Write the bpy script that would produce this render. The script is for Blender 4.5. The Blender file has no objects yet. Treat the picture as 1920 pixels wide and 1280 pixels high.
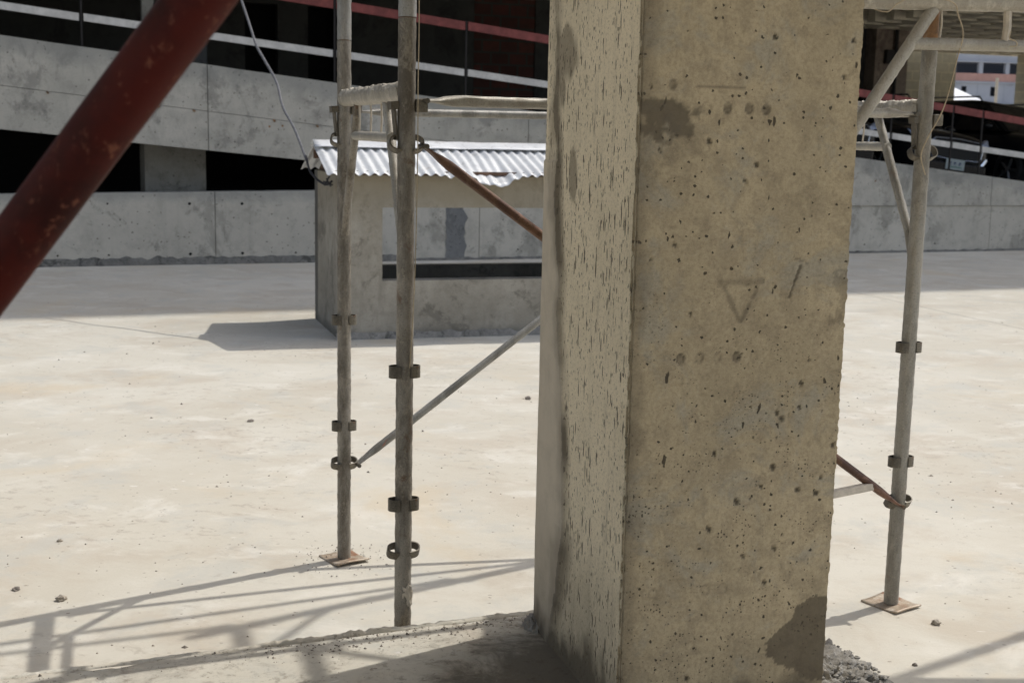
import bpy, math, random
import numpy as np
from mathutils import Vector, Matrix, noise as mnoise
R = math.radians
random.seed(7)
sc = bpy.context.scene
col = sc.collection

# ---------------------------------------------------------------- camera
FPX, EYE = 2440.0, 1.57                      # focal length in photo pixels, eye height
PITCH = math.atan(393 / FPX); ROLL = math.atan(320 / 15160)
cf = Vector((0, math.cos(PITCH), -math.sin(PITCH)))
cu0 = Vector((0, math.sin(PITCH), math.cos(PITCH)))
cr = math.cos(ROLL) * Vector((1, 0, 0)) + math.sin(ROLL) * cu0
cu = math.cos(ROLL) * cu0 - math.sin(ROLL) * Vector((1, 0, 0))
cam = bpy.data.cameras.new('camera'); camo = bpy.data.objects.new('camera', cam); col.objects.link(camo)
m = Matrix((cr, cu, -cf)).transposed().to_4x4(); m.translation = Vector((0, 0, EYE)); camo.matrix_world = m
cam.sensor_width = 36; cam.lens = 36 * FPX / 1920; cam.clip_end = 2000; cam.clip_start = .05
cam.dof.use_dof = True; cam.dof.focus_distance = 3.4; cam.dof.aperture_fstop = 8.0
sc.camera = camo

# ---------------------------------------------------------------- sky, sun, exposure
SUN_EL, SUN_AZ = R(57.2), R(35.2)            # azimuth counter-clockwise from +X
w = bpy.data.worlds.new('World'); sc.world = w; w.use_nodes = True
nt = w.node_tree; bg = nt.nodes['Background']
sky = nt.nodes.new('ShaderNodeTexSky'); sky.sky_type = 'NISHITA'; sky.sun_disc = False
sky.sun_elevation = SUN_EL; sky.sun_rotation = math.pi / 2 - SUN_AZ
sky.air_density = 1.0; sky.dust_density = 3.0; sky.ozone_density = 1.0
hs = nt.nodes.new('ShaderNodeHueSaturation'); hs.inputs['Saturation'].default_value = .68      # dusty tropical sky
nt.links.new(sky.outputs[0], hs.inputs['Color']); nt.links.new(hs.outputs[0], bg.inputs[0]); bg.inputs[1].default_value = 0.15
sl = bpy.data.lights.new('sun', 'SUN'); so = bpy.data.objects.new('sun', sl); col.objects.link(so)
sl.energy = 2.3; sl.angle = R(.55); sl.color = (1, .955, .88)
sd = Vector((math.cos(SUN_EL) * math.cos(SUN_AZ), math.cos(SUN_EL) * math.sin(SUN_AZ), math.sin(SUN_EL)))
so.rotation_euler = sd.to_track_quat('Z', 'Y').to_euler(); so.location = (8, 6, 20)
sc.view_settings.view_transform = 'Standard'; sc.view_settings.look = 'None'
sc.view_settings.exposure = 0.3; sc.view_settings.gamma = 1; sc.view_settings.use_curve_mapping = False
sc.render.engine = 'CYCLES'

# ---------------------------------------------------------------- helpers
TH = R(21.5)                                 # the building grid is turned by this much
EX = Vector((math.cos(TH), math.sin(TH), 0)); EN = Vector((-math.sin(TH), math.cos(TH), 0))
def G(s, n, z=0.0): return EX * s + EN * n + Vector((0, 0, z))
def at(px, py, Y):
    d = cf + cr * ((px - 960) / FPX) + cu * ((640 - py) / FPX)
    return Vector((0, 0, EYE)) + d * (Y / d.y)

def tag(o, label=None, cat=None, group=None, kind=None):
    if label: o['label'] = label
    if cat: o['category'] = cat
    if group: o['group'] = group
    if kind: o['kind'] = kind
    return o
def empty(name, loc, rz=0.0, **k):
    o = bpy.data.objects.new(name, None); col.objects.link(o)
    o.location = loc; o.rotation_euler = (0, 0, rz); o.empty_display_size = .1
    return tag(o, **k)

class MB:
    def __init__(s): s.v = []; s.f = []; s.mi = []; s.cur = 0
    def add(s, vs, fs):
        b = len(s.v); s.v += [tuple(x) for x in vs]; s.f += [tuple(i + b for i in f) for f in fs]; s.mi += [s.cur] * len(fs)
        return s
    def box(s, a, b, M=None):
        x0, y0, z0 = a; x1, y1, z1 = b
        vs = [Vector(p) for p in ((x0,y0,z0),(x1,y0,z0),(x1,y1,z0),(x0,y1,z0),(x0,y0,z1),(x1,y0,z1),(x1,y1,z1),(x0,y1,z1))]
        if M is not None: vs = [M @ p for p in vs]
        return s.add(vs, [(0,3,2,1),(4,5,6,7),(0,1,5,4),(1,2,6,5),(2,3,7,6),(3,0,4,7)])
    def prism(s, poly, y0, y1):              # polygon in the x,z plane swept along y
        n = len(poly)
        vs = [(x, y0, z) for x, z in poly] + [(x, y1, z) for x, z in poly]
        return s.add(vs, [tuple(range(n)), tuple(range(2*n-1, n-1, -1))] + [(i, i+n, (i+1) % n + n, (i+1) % n) for i in range(n)])
    def slab(s, poly, z0, z1):
        n = len(poly)
        vs = [(x, y, z0) for x, y in poly] + [(x, y, z1) for x, y in poly]
        return s.add(vs, [tuple(range(n-1, -1, -1)), tuple(range(n, 2*n))] + [(i, (i+1) % n, (i+1) % n + n, i+n) for i in range(n)])
    def tube(s, pts, r, seg=12, rough=0.0, crust=0.0, cap=True, step=None, freq=40, flat=None):
        pts = [Vector(p) for p in pts]
        if step:
            q = []
            for a, b in zip(pts, pts[1:]):
                k = max(1, int((b - a).length / step))
                q += [a.lerp(b, i / k) for i in range(k)]
            pts = q + [pts[-1]]
        n = len(pts); rs = r if hasattr(r, '__len__') else [r] * n
        if len(rs) != n: rs = [rs[0] + (rs[-1] - rs[0]) * i / (n - 1) for i in range(n)]
        L = sum((b - a).length for a, b in zip(pts, pts[1:])); acc = 0
        ref = None; vs = []
        for i, p in enumerate(pts):
            t = (pts[min(i+1, n-1)] - pts[max(i-1, 0)]).normalized()
            if ref is None:
                ref = Vector((0, 0, 1)) if abs(t.z) < .9 else Vector((1, 0, 0))
            a = (ref - t * ref.dot(t)).normalized(); ref = a; b = t.cross(a)
            if i: acc += (p - pts[i-1]).length
            fl = 1.0
            if flat: # flattened ends
                dd = min(acc, L - acc); fl = .28 + .72 * min(1, max(0, (dd - flat * .5) / flat))
            for k in range(seg):
                an = 2 * math.pi * k / seg; ca, sa = math.cos(an), math.sin(an)
                rr = rs[i]; q = p + a * ca * rr * fl + b * sa * rr * (2 - fl if flat else 1)
                if rough: rr2 = rough * mnoise.noise(q * freq) ; q = q + (q - p).normalized() * rr2
                if crust:
                    up = (q - p).normalized().z
                    if up > .1: q = q + (q - p).normalized() * crust * min(1, up * 1.6) * (.35 + 1.1 * abs(mnoise.noise(q * 60)) + .7 * mnoise.noise(q * 150))
                vs.append(q)
        fs = [(i*seg+k, i*seg+(k+1) % seg, (i+1)*seg+(k+1) % seg, (i+1)*seg+k) for i in range(n-1) for k in range(seg)]
        if cap: fs += [tuple(range(seg-1, -1, -1)), tuple((n-1)*seg+k for k in range(seg))]
        return s.add(vs, fs)
    def grid(s, fn, nu, nv, closed=False):
        vs = [fn(i / (nu if closed else nu - 1), j / (nv - 1)) for j in range(nv) for i in range(nu)]
        fs = []
        for j in range(nv - 1):
            for i in range(nu if closed else nu - 1):
                i2 = (i + 1) % nu; fs.append((j*nu+i, j*nu+i2, (j+1)*nu+i2, (j+1)*nu+i))
        return s.add(vs, fs)
    def build(s, name, mat, parent=None, smooth=False, bevel=0, loc=None):
        me = bpy.data.meshes.new(name); me.from_pydata(s.v, [], s.f); me.update()
        mats = mat if isinstance(mat, (list, tuple)) else [mat]
        for mm in mats: me.materials.append(mm)
        if len(mats) > 1:
            for p, i in zip(me.polygons, s.mi): p.material_index = i
        o = bpy.data.objects.new(name, me); col.objects.link(o)
        if parent: o.parent = parent
        if loc is not None: o.location = loc
        if smooth:
            for p in me.polygons: p.use_smooth = True
            me.set_sharp_from_angle(angle=R(42))
        if bevel:
            b = o.modifiers.new('bevel', 'BEVEL'); b.width = bevel; b.segments = 2; b.limit_method = 'ANGLE'
        return o

def kids(o): return [c for c in bpy.data.objects if c.parent == o]
def copy_tree(o, parent=None):
    c = o.copy(); col.objects.link(c); c.parent = parent
    for ch in kids(o): copy_tree(ch, c)
    return c

# ---------------------------------------------------------------- materials
class NT:
    def __init__(s, name):
        s.m = bpy.data.materials.new(name); s.m.use_nodes = True; s.t = s.m.node_tree
        s.b = s.t.nodes['Principled BSDF']; s.co = None
    def n(s, typ, **k):
        nd = s.t.nodes.new(typ)
        for a, v in k.items(): setattr(nd, a, v)
        return nd
    def l(s, a, b): s.t.links.new(a, b)
    def coord(s, scale=(1, 1, 1), rot=(0, 0, 0), off=(0, 0, 0)):
        if s.co is None: s.co = s.n('ShaderNodeTexCoord')
        mp = s.n('ShaderNodeMapping'); mp.inputs['Scale'].default_value = scale; mp.inputs['Rotation'].default_value = rot; mp.inputs['Location'].default_value = off
        s.l(s.co.outputs['Object'], mp.inputs[0]); return mp.outputs[0]
    def noise(s, sc_, vec, detail=6, rough=.6, dist=0):
        nd = s.n('ShaderNodeTexNoise'); nd.inputs['Scale'].default_value = sc_; nd.inputs['Detail'].default_value = detail
        nd.inputs['Roughness'].default_value = rough; nd.inputs['Distortion'].default_value = dist; s.l(vec, nd.inputs['Vector']); return nd.outputs[0]
    def ramp(s, v, a, b, lo=0.0, hi=1.0, smooth=True):
        nd = s.n('ShaderNodeMapRange'); nd.interpolation_type = 'SMOOTHSTEP' if smooth else 'LINEAR'
        s.l(v, nd.inputs[0]); nd.inputs[1].default_value = a; nd.inputs[2].default_value = b; nd.inputs[3].default_value = lo; nd.inputs[4].default_value = hi
        return nd.outputs[0]
    def math(s, op, a, b=None):
        nd = s.n('ShaderNodeMath', operation=op)
        for i, x in enumerate((a, b)):
            if x is None: continue
            if isinstance(x, (int, float)): nd.inputs[i].default_value = x
            else: s.l(x, nd.inputs[i])
        return nd.outputs[0]
    def mix(s, fac, a, b, mode='MIX'):
        nd = s.n('ShaderNodeMix', data_type='RGBA', blend_type=mode)
        for i, x in ((0, fac), (6, a), (7, b)):
            if isinstance(x, (int, float)): nd.inputs[i].default_value = x
            elif isinstance(x, (tuple, list)): nd.inputs[i].default_value = (*x[:3], 1)
            else: s.l(x, nd.inputs[i])
        return nd.outputs[2]
    def uv2(s, top=False):
        key = 'top' if top else 'side'
        if not hasattr(s, '_uv'): s._uv = {}
        if key not in s._uv:
            sp_ = s.n('ShaderNodeSeparateXYZ'); s.l(s.coord(), sp_.inputs[0]); cb = s.n('ShaderNodeCombineXYZ')
            if top: s.l(sp_.outputs[0], cb.inputs[0]); s.l(sp_.outputs[1], cb.inputs[1])
            else: s.l(s.math('ADD', sp_.outputs[0], s.math('MULTIPLY', sp_.outputs[1], 1.0)), cb.inputs[0]); s.l(sp_.outputs[2], cb.inputs[1])
            s._uv[key] = cb.outputs[0]
        return s._uv[key]
    def pits(s, scale, thr, keep, seed=0.0, vec_scale=(1, 1, 1), top=False):
        vo = s.n('ShaderNodeTexVoronoi', voronoi_dimensions='2D'); vo.inputs['Scale'].default_value = scale; vo.inputs['Randomness'].default_value = 1
        mp = s.n('ShaderNodeMapping'); mp.inputs['Scale'].default_value = (vec_scale[0], vec_scale[-1] if not top else vec_scale[1], 1); mp.inputs['Location'].default_value = (seed, seed * .7, 0)
        s.l(s.uv2(top), mp.inputs[0]); vec = mp.outputs[0]
        ns = s.n('ShaderNodeTexNoise'); ns.inputs['Scale'].default_value = scale * 2.5; s.l(vec, ns.inputs['Vector'])
        ad = s.n('ShaderNodeVectorMath', operation='MULTIPLY_ADD'); s.l(ns.outputs[1], ad.inputs[0]); ad.inputs[1].default_value = (.5 / scale,) * 3; s.l(vec, ad.inputs[2])
        s.l(ad.outputs[0], vo.inputs['Vector'])
        sep = s.n('ShaderNodeSeparateColor'); s.l(vo.outputs['Color'], sep.inputs[0])
        size = s.math('MULTIPLY', s.ramp(sep.outputs[0], 1 - keep, 1.0, 0.0, 1.0, False), thr)
        dd = s.math('SUBTRACT', size, vo.outputs['Distance'])
        return s.ramp(dd, 0.0, thr * .25)
    def bump(s, h, strength=.3, dist=.01):
        bp = s.n('ShaderNodeBump'); bp.inputs['Strength'].default_value = strength; bp.inputs['Distance'].default_value = dist
        s.l(h, bp.inputs['Height']); s.l(bp.outputs[0], s.b.inputs['Normal'])
    def out(s, colr, rough=.85, metal=0.0, spec=.3):
        if isinstance(colr, (tuple, list)): s.b.inputs['Base Color'].default_value = (*colr[:3], 1)
        else: s.l(colr, s.b.inputs['Base Color'])
        if isinstance(rough, (int, float)): s.b.inputs['Roughness'].default_value = rough
        else: s.l(rough, s.b.inputs['Roughness'])
        s.b.inputs['Metallic'].default_value = metal; s.b.inputs['Specular IOR Level'].default_value = spec
        return s.m

def concrete(name, c1, c2, cdark, big=.8, streak=True, bump=.35, pit=True, dark_amt=.6, bands=()):
    t = NT(name); co = t.coord()
    a = t.noise(big, co, 8, .62, .3); c = t.mix(t.ramp(a, .35, .65), c1, c2)
    b = t.noise(big * 6, t.coord(off=(3, 1, 7)), 8, .7); c = t.mix(t.ramp(b, .42, .75, 0, .5), c, cdark)
    if streak:
        st = t.noise(1.0, t.coord((5, 5, .7)), 8, .75); c = t.mix(t.ramp(st, .5, .8, 0, dark_amt), c, cdark)
        ho = t.noise(1.0, t.coord((.7, .7, 7)), 6, .7); c = t.mix(t.ramp(ho, .55, .8, 0, .35), c, c2)
    pa = t.noise(big * 1.7, t.coord(off=(9, 4, 2)), 10, .72, .6); c = t.mix(t.ramp(pa, .53, .60, 0, dark_amt), c, cdark)
    pb = t.noise(big * 7, t.coord((1, 1, .8), off=(2, 6, 2)), 10, .78, .4); c = t.mix(t.math('MULTIPLY', t.ramp(pb, .52, .60), t.ramp(pa, .44, .56, 0, dark_amt)), c, tuple(x * .8 for x in cdark))
    f = t.noise(90, co, 5, .8); c = t.mix(t.ramp(f, .3, .7, .0, .35), c, cdark)
    h = t.math('ADD', t.math('MULTIPLY', f, .4), b)
    for (sl_, lo, hi, amt, cc) in bands:
        if 'sz' not in locals(): sz = t.n('ShaderNodeSeparateXYZ'); t.l(co, sz.inputs[0]); wv = t.math('MULTIPLY', t.math('SUBTRACT', t.noise(2.2, t.coord(off=(1, 9, 9)), 10, .75, .5), .5), 1.0)
        v = t.math('ADD', t.math('ADD', sz.outputs[2], t.math('MULTIPLY', sz.outputs[0], sl_)), t.math('MULTIPLY', wv, abs(hi - lo) * 2.2))
        c = t.mix(t.ramp(v, lo, hi, 0, amt), c, cc)
    if pit:
        p = t.pits(16, .16, .3); c = t.mix(t.math('MULTIPLY', p, .75), c, tuple(x * .25 for x in cdark)); h = t.math('SUBTRACT', h, p)
    t.bump(h, bump, .006)
    return t.out(c, .88, 0, .25)

M = {}
M['wall'] = concrete('wall_concrete', (.59, .55, .47), (.52, .485, .415), (.28, .265, .225), .9, bands=((0, .66, .80, .6, (.27, .27, .25)),))
M['parapet'] = concrete('parapet_concrete', (.54, .505, .435), (.465, .44, .375), (.215, .205, .18), .7, bands=((.105, 2.18, 2.42, .6, (.24, .24, .22)),))
M['booth'] = concrete('booth_render', (.44, .41, .35), (.33, .305, .255), (.18, .165, .135), 2.0, True, .25, False, .7, ((0, .10, .0, .75, (.13, .125, .11)), (0, .75, 1.15, .7, (.27, .235, .17))))
M['booth_in'] = concrete('booth_interior_render', (.16, .155, .14), (.12, .115, .1), (.07, .07, .065), 2.0, True, .25, False, .7)  # darker copy of the booth render, shade of the inside put into the colour
M['dim'] = concrete('dark_interior_concrete', (.075, .075, .07), (.055, .055, .052), (.03, .03, .03), .6, True, .2, False)  # grimy concrete, with the interior's shade put into a darker base colour
M['pillar'] = concrete('pillar_concrete', (.30, .29, .26), (.36, .35, .31), (.16, .15, .13), 1.2)
M['brownpillar'] = concrete('brown_pillar_concrete', (.34, .28, .22), (.26, .21, .17), (.13, .1, .08), 1.5)
M['soffit'] = concrete('soffit_concrete', (.78, .71, .55), (.70, .63, .50), (.45, .4, .31), 1.2, False)
M['edge'] = concrete('crumbly_mortar', (.26, .25, .23), (.36, .345, .315), (.1, .095, .085), 6, False, .9, False, .7)
M['far'] = concrete('far_pale_concrete', (.36, .385, .44), (.42, .44, .49), (.28, .30, .36), .05, False, 0.05, False, .3)  # pale bluish tint paints the distance haze into the concrete
def plain(name, c, rough=.6, metal=0.0, var=.25, scale=20, bump=0.0):
    t = NT(name); n = t.noise(scale, t.coord(), 6, .7)
    k = t.mix(t.ramp(n, .35, .7), tuple(x * (1 - var) for x in c), c)
    if bump: t.bump(n, bump, .004)
    return t.out(k, rough, metal)
M['black'] = plain('near_black_void', (.01, .01, .01), .9)  # stands in for unlit depth: shade painted as near-black

def steel(name, base, grime, rustc=None, rust=.0, dust=(.42, .38, .31), dusta=.45, seed=0):
    t = NT(name); co = t.coord(off=(seed, seed, seed))
    n = t.noise(9, t.coord((1, 1, .35), off=(seed, 0, 0)), 10, .72, .4)
    c = t.mix(t.ramp(n, .38, .62), base, grime)
    d = t.noise(26, t.coord((1, 1, .5), off=(0, seed, 0)), 10, .8, .5); c = t.mix(t.ramp(d, .5, .62, 0, dusta), c, dust)
    s = t.noise(240, co, 3, .8); c = t.mix(t.ramp(s, .52, .68, 0, .55), c, tuple(x * .35 for x in grime))
    s2 = t.noise(130, t.coord(off=(5, 5, 1)), 4, .8); c = t.mix(t.ramp(s2, .62, .72, 0, .7), c, tuple(min(1, x * 1.35) for x in dust))
    if rustc:
        r_ = t.noise(7, t.coord(off=(2, seed, 8)), 8, .75, .6); c = t.mix(t.ramp(r_, .62 - rust * .4, .7 - rust * .35, 0, .85), c, rustc)
    t.bump(t.math('ADD', d, t.math('MULTIPLY', s, .5)), .5, .002)
    return t.out(c, .5, .25, .5)
M['post'] = steel('dusty_scaffold_steel', (.29, .27, .235), (.11, .094, .072), (.13, .075, .045), .12)
M['post_clean'] = steel('galvanised_scaffold_steel', (.33, .315, .275), (.19, .175, .145), (.2, .13, .09), .05, dusta=.35, seed=3)
M['post_upper'] = steel('upper_scaffold_steel', (.36, .36, .35), (.24, .235, .22), None, 0, dusta=.2, seed=5)
M['brace_galv'] = steel('galvanised_brace_steel', (.33, .325, .30), (.17, .165, .15), (.35, .12, .07), .02, dusta=.2, seed=9)
M['brace_rust'] = steel('rusty_brace_steel', (.16, .085, .05), (.085, .042, .03), (.22, .12, .08), .25, dust=(.3, .22, .15), dusta=.25, seed=12)
M['rust'] = steel('rusted_steel', (.25, .14, .07), (.14, .085, .05), (.32, .17, .07), .3, dust=(.4, .32, .22), dusta=.5, seed=15)
M['plate'] = steel('rusty_base_plate', (.44, .36, .27), (.30, .22, .15), (.28, .12, .06), .2, dust=(.56, .51, .43), dusta=.9, seed=18)
M['lug'] = steel('dark_lug_steel', (.14, .125, .1), (.075, .065, .05), (.15, .08, .04), .15, dust=(.3, .27, .2), dusta=.4, seed=21)
t = NT('red_prop_paint'); n1 = t.noise(6, t.coord(), 8, .7)
c = t.mix(t.ramp(n1, .4, .65), (.068, .008, .005), (.03, .005, .004))
n2 = t.noise(55, t.coord((1, 1, .6)), 5, .75); c = t.mix(t.ramp(n2, .57, .66, 0, .65), c, (.20, .075, .045))
n3 = t.noise(18, t.coord(off=(4, 4, 4)), 6, .8); c = t.mix(t.ramp(n3, .62, .7, 0, .5), c, (.1, .04, .03))
t.bump(n2, .25, .002); M['redprop'] = t.out(c, .55, 0, .18)
M['railwhite'] = plain('chalky_white_rail_paint', (.62, .6, .56), .6, 0, .25, 8)
M['railred'] = plain('faded_red_rail_paint', (.23, .06, .052), .6, 0, .4, 8)
M['raildark'] = plain('dark_rail_post_paint', (.018, .015, .014), .6)
M['carpaint'] = plain('black_car_paint', (.012, .012, .014), .18, 0, .1)
M['cartrim'] = plain('black_car_plastic', (.02, .02, .02), .6)
M['glass'] = plain('dark_car_glass', (.012, .014, .016), .06)
M['chrome'] = plain('chrome_trim', (.62, .68, .8), .22, .9, .1)
M['lamp'] = plain('headlight_glass', (.5, .58, .78), .15, .3, .1)
M['rim'] = plain('alloy_rim', (.2, .2, .2), .35, .7)
M['numplate'] = plain('number_plate_white', (.5, .56, .55), .5, 0, .15)
M['platetext'] = plain('number_plate_blue', (.06, .09, .2), .5)
M['plategreen'] = plain('number_plate_green', (.16, .32, .26), .5)
M['cable'] = plain('grey_cable_sheath', (.17, .17, .18), .5, 0, .35, 30)
M['cabledark'] = plain('dark_cable_end', (.03, .03, .035), .6)
M['twine'] = plain('pale_twine', (.5, .42, .3), .8, 0, .3, 60)
M['lath'] = plain('bleached_wood', (.62, .56, .47), .8, 0, .25, 30)
M['wood'] = plain('weathered_brown_wood', (.2, .12, .08), .8, 0, .5, 12)
M['tent'] = plain('white_tent_canvas', (.8, .82, .85), .6, 0, .05)
M['netting'] = plain('faded_red_brick_infill', (.5, .3, .26), .9, 0, .2, .3)
M['farwin'] = plain('far_dark_opening', (.16, .19, .26), .8)
M['stone'] = plain('pebble_stone', (.46, .41, .34), .9, 0, .5, 70, .5)
M['stonedark'] = plain('dark_pebble_stone', (.25, .22, .19), .9, 0, .5, 70, .5)
M['edgedark'] = concrete('dark_crumbly_mortar', (.17, .165, .15), (.24, .23, .205), (.07, .068, .06), 6, False, .9, False, .8)
# corrugated zinc
t = NT('zinc_sheet'); n1 = t.noise(3, t.coord(), 8, .65); c = t.mix(t.ramp(n1, .4, .65), (.72, .73, .73), (.60, .61, .62))
n2 = t.noise(14, t.coord((1, .5, 1)), 8, .75); c = t.mix(t.ramp(n2, .54, .66, 0, .55), c, (.38, .37, .35)); n4 = t.noise(4, t.coord(off=(3, 3, 3)), 8, .75); c = t.mix(t.ramp(n4, .6, .68, 0, .5), c, (.4, .3, .22))
M['zinc'] = t.out(c, .45, .1, .5)
# bricks in the dark back wall
def brickmat(name, c1, c2, mortar, sx, sz):
    t = NT(name); b = t.n('ShaderNodeTexBrick'); sep = t.n('ShaderNodeSeparateXYZ'); t.l(t.coord(), sep.inputs[0])
    cb = t.n('ShaderNodeCombineXYZ'); t.l(sep.outputs[0], cb.inputs[0]); t.l(sep.outputs[2], cb.inputs[1]); t.l(cb.outputs[0], b.inputs['Vector'])
    b.inputs['Color1'].default_value = (*c1, 1); b.inputs['Color2'].default_value = (*c2, 1); b.inputs['Mortar'].default_value = (*mortar, 1)
    b.inputs['Scale'].default_value = 1; b.inputs['Brick Width'].default_value = sx; b.inputs['Row Height'].default_value = sz; b.inputs['Mortar Size'].default_value = .018
    n = t.noise(6, t.coord(), 6, .7); c = t.mix(t.ramp(n, .35, .7, .0, .45), b.outputs[0], tuple(x * .55 for x in mortar))
    t.bump(b.outputs['Fac'], -.4, .01); return t.out(c, .9)
M['brick'] = brickmat('dark_red_brick', (.10, .035, .028), (.06, .025, .02), (.05, .05, .045), .34, .21)
M['block'] = brickmat('sandcrete_block', (.56, .52, .40), (.45, .42, .33), (.62, .57, .42), .45, .235)

# ground: pale dusty power-floated concrete with a cable's shadow painted as a thin line, dirt patches and trowel marks
def ground_mat(name, warm=1.0, lines=(), dirt_shade=False):
    t = NT(name); co = t.coord()
    a = t.noise(.55, t.coord((1, 1, 1)), 10, .6, .4); c = t.mix(t.ramp(a, .4, .6), (.565, .538, .468), (.515, .482, .408))
    b = t.noise(1.4, t.coord((1, 1.15, 1), rot=(0, 0, .4), off=(5, 2, 0)), 12, .68, .4); c = t.mix(t.ramp(b, .48, .64, 0, .7), c, (.475, .425, .35))
    gg_ = t.noise(2.6, t.coord(off=(2, 12, 0)), 10, .7, .3); c = t.mix(t.ramp(gg_, .5, .64, 0, .5), c, (.455, .455, .42))
    b2 = t.noise(2.4, t.coord((1, 1.3, 1), rot=(0, 0, .3), off=(1, 8, 0)), 12, .66, .4); c = t.mix(t.ramp(b2, .52, .68, 0, .7), c, (.635, .612, .55))
    y = t.noise(.9, t.coord(off=(11, 3, 0)), 8, .6, .5); c = t.mix(t.ramp(y, .56, .7, 0, .6), c, (.54, .46, .34))
    e = t.noise(11, t.coord((1, 1.4, 1), rot=(0, 0, .5)), 12, .78, .3); e_m = t.noise(.9, t.coord(off=(21, 2, 0)), 6, .6, .4); c = t.mix(t.math('MULTIPLY', t.ramp(e, .53, .63, 0, .7), t.ramp(e_m, .46, .62)), c, (.34, .30, .25))
    g = t.noise(70, co, 6, .8); c = t.mix(t.ramp(g, .55, .72, 0, .35), c, (.33, .30, .26))
    sp = t.pits(22, .16, .16, 3.0, (1, 1.3, 1), True); c = t.mix(t.math('MULTIPLY', sp, .6), c, (.17, .14, .11))
    wsp = t.pits(5, .09, .10, 8.0, (1, 2.6, 1), True); c = t.mix(t.math('MULTIPLY', wsp, .7), c, (.70, .68, .65))
    if dirt_shade: dn = t.noise(5, t.coord(off=(3, 3, 3)), 12, .75, .5); c = t.mix(t.ramp(dn, .48, .64, .0, .55), c, (.33, .305, .26)); dn2 = t.noise(32, t.coord(off=(1, 3, 3)), 8, .8); c = t.mix(t.ramp(dn2, .52, .64, 0, .55), c, (.17, .15, .12)); vd = t.n('ShaderNodeVectorMath', operation='DISTANCE'); t.l(co, vd.inputs[0]); vd.inputs[1].default_value = (1.42, 2.75, .2); dv = t.math('ADD', vd.outputs['Value'], t.math('MULTIPLY', t.math('SUBTRACT', dn, .5), 1.1)); c = t.mix(t.ramp(dv, .60, .32, 0, .85), c, (.10, .088, .07))  # dirt noise, plus deep shade at the column foot painted as a dark patch
    sep = t.n('ShaderNodeSeparateXYZ'); t.l(co, sep.inputs[0])
    wob = t.math('MULTIPLY', t.math('SUBTRACT', t.noise(3, co), .5), .05)
    for (x0, y0, x1, y1) in lines:
        dx, dy = x1 - x0, y1 - y0; L = math.hypot(dx, dy)
        d = t.math('ADD', t.math('MULTIPLY', t.math('SUBTRACT', sep.outputs[0], x0), -dy / L), t.math('MULTIPLY', t.math('SUBTRACT', sep.outputs[1], y0), dx / L))
        d = t.math('ABSOLUTE', t.math('ADD', d, wob))
        c = t.mix(t.ramp(d, .003, .013, .65, 0), c, (.2, .19, .17))
    h = t.math('ADD', t.math('MULTIPLY', g, .35), t.math('ADD', e, b2)); t.bump(h, .35, .008)
    return t.out(c, .9, 0, .2)
M['ground'] = ground_mat('dusty_concrete_ground', 1, [(3.659, 13.085, 4.362, 10.984)])
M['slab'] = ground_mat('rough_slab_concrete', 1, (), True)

# ================================================================= SETTING
g = MB()
xs = [-600, -120, -30, -12, -6, -3] + [x * 1.0 for x in range(-2, 4)] + [6, 12, 30, 120, 600]
g.add([(-600, -60, 0), (600, -60, 0), (600, 700, 0), (-600, 700, 0)], [(0, 1, 2, 3)])
tag(g.build('ground', M['ground']), kind='structure')

# floor slab the column stands on: rough far edge, broken right corner
def slab_outline():
    pts = []
    s = -9.0
    while s < 2.0:
        amp = .012 + .01 * (s > -1)
        pts.append((s, 3.325 + amp * mnoise.noise(Vector((s * 6, 1, 0))) * 1.5 + .010 * mnoise.noise(Vector((s * 25, 4, 0))))); s += .02 if s > -3 else .2
    for k in range(18):
        a = math.pi / 2 * k / 17; pts.append((1.78 + .21 * math.sin(a), 3.1 + .22 * math.cos(a) + .02 * mnoise.noise(Vector((k * .9, 9, 0)))))
    n = 3.08
    while n > 1.5:
        pts.append((1.985 + .03 * mnoise.noise(Vector((2, n * 9, 0))), n)); n -= .03
    pts += [(2.0, -4.0), (-9.0, -4.0)]
    return pts
so_ = slab_outline(); N_ = len(so_)
sm = MB()
inner = []
cen = (-2.0, 1.0)
# ring of verts for a worn, slightly sunken rim
rim = [(x + (cen[0] - x) * .012, y + (cen[1] - y) * .012) for x, y in so_]
vs = [(x, y, -.05) for x, y in so_] + [(x, y, .187 + .009 * mnoise.noise(Vector((x * 22, y * 22, 3)))) for x, y in so_] + [(x, y, .2) for x, y in rim]
fs = [(i, i + N_, (i + 1) % N_ + N_, (i + 1) % N_) for i in range(N_)] + [(i + N_, i + 2 * N_, (i + 1) % N_ + 2 * N_, (i + 1) % N_ + N_) for i in range(N_)]
fs = [tuple(reversed(f)) for f in fs] + [tuple(reversed(range(2 * N_, 3 * N_)))]
sm.add(vs, fs)
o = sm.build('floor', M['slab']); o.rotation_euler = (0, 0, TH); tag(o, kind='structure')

# ceiling slab overhead (its edge in line with the slab's edge), carried by the column and the red prop
c_ = MB(); c_.box((-7.5, -2.6, 3.42), (3.0, 3.36, 3.62))
o = c_.build('ceiling', M['soffit']); o.rotation_euler = (0, 0, TH); tag(o, kind='structure')

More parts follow.
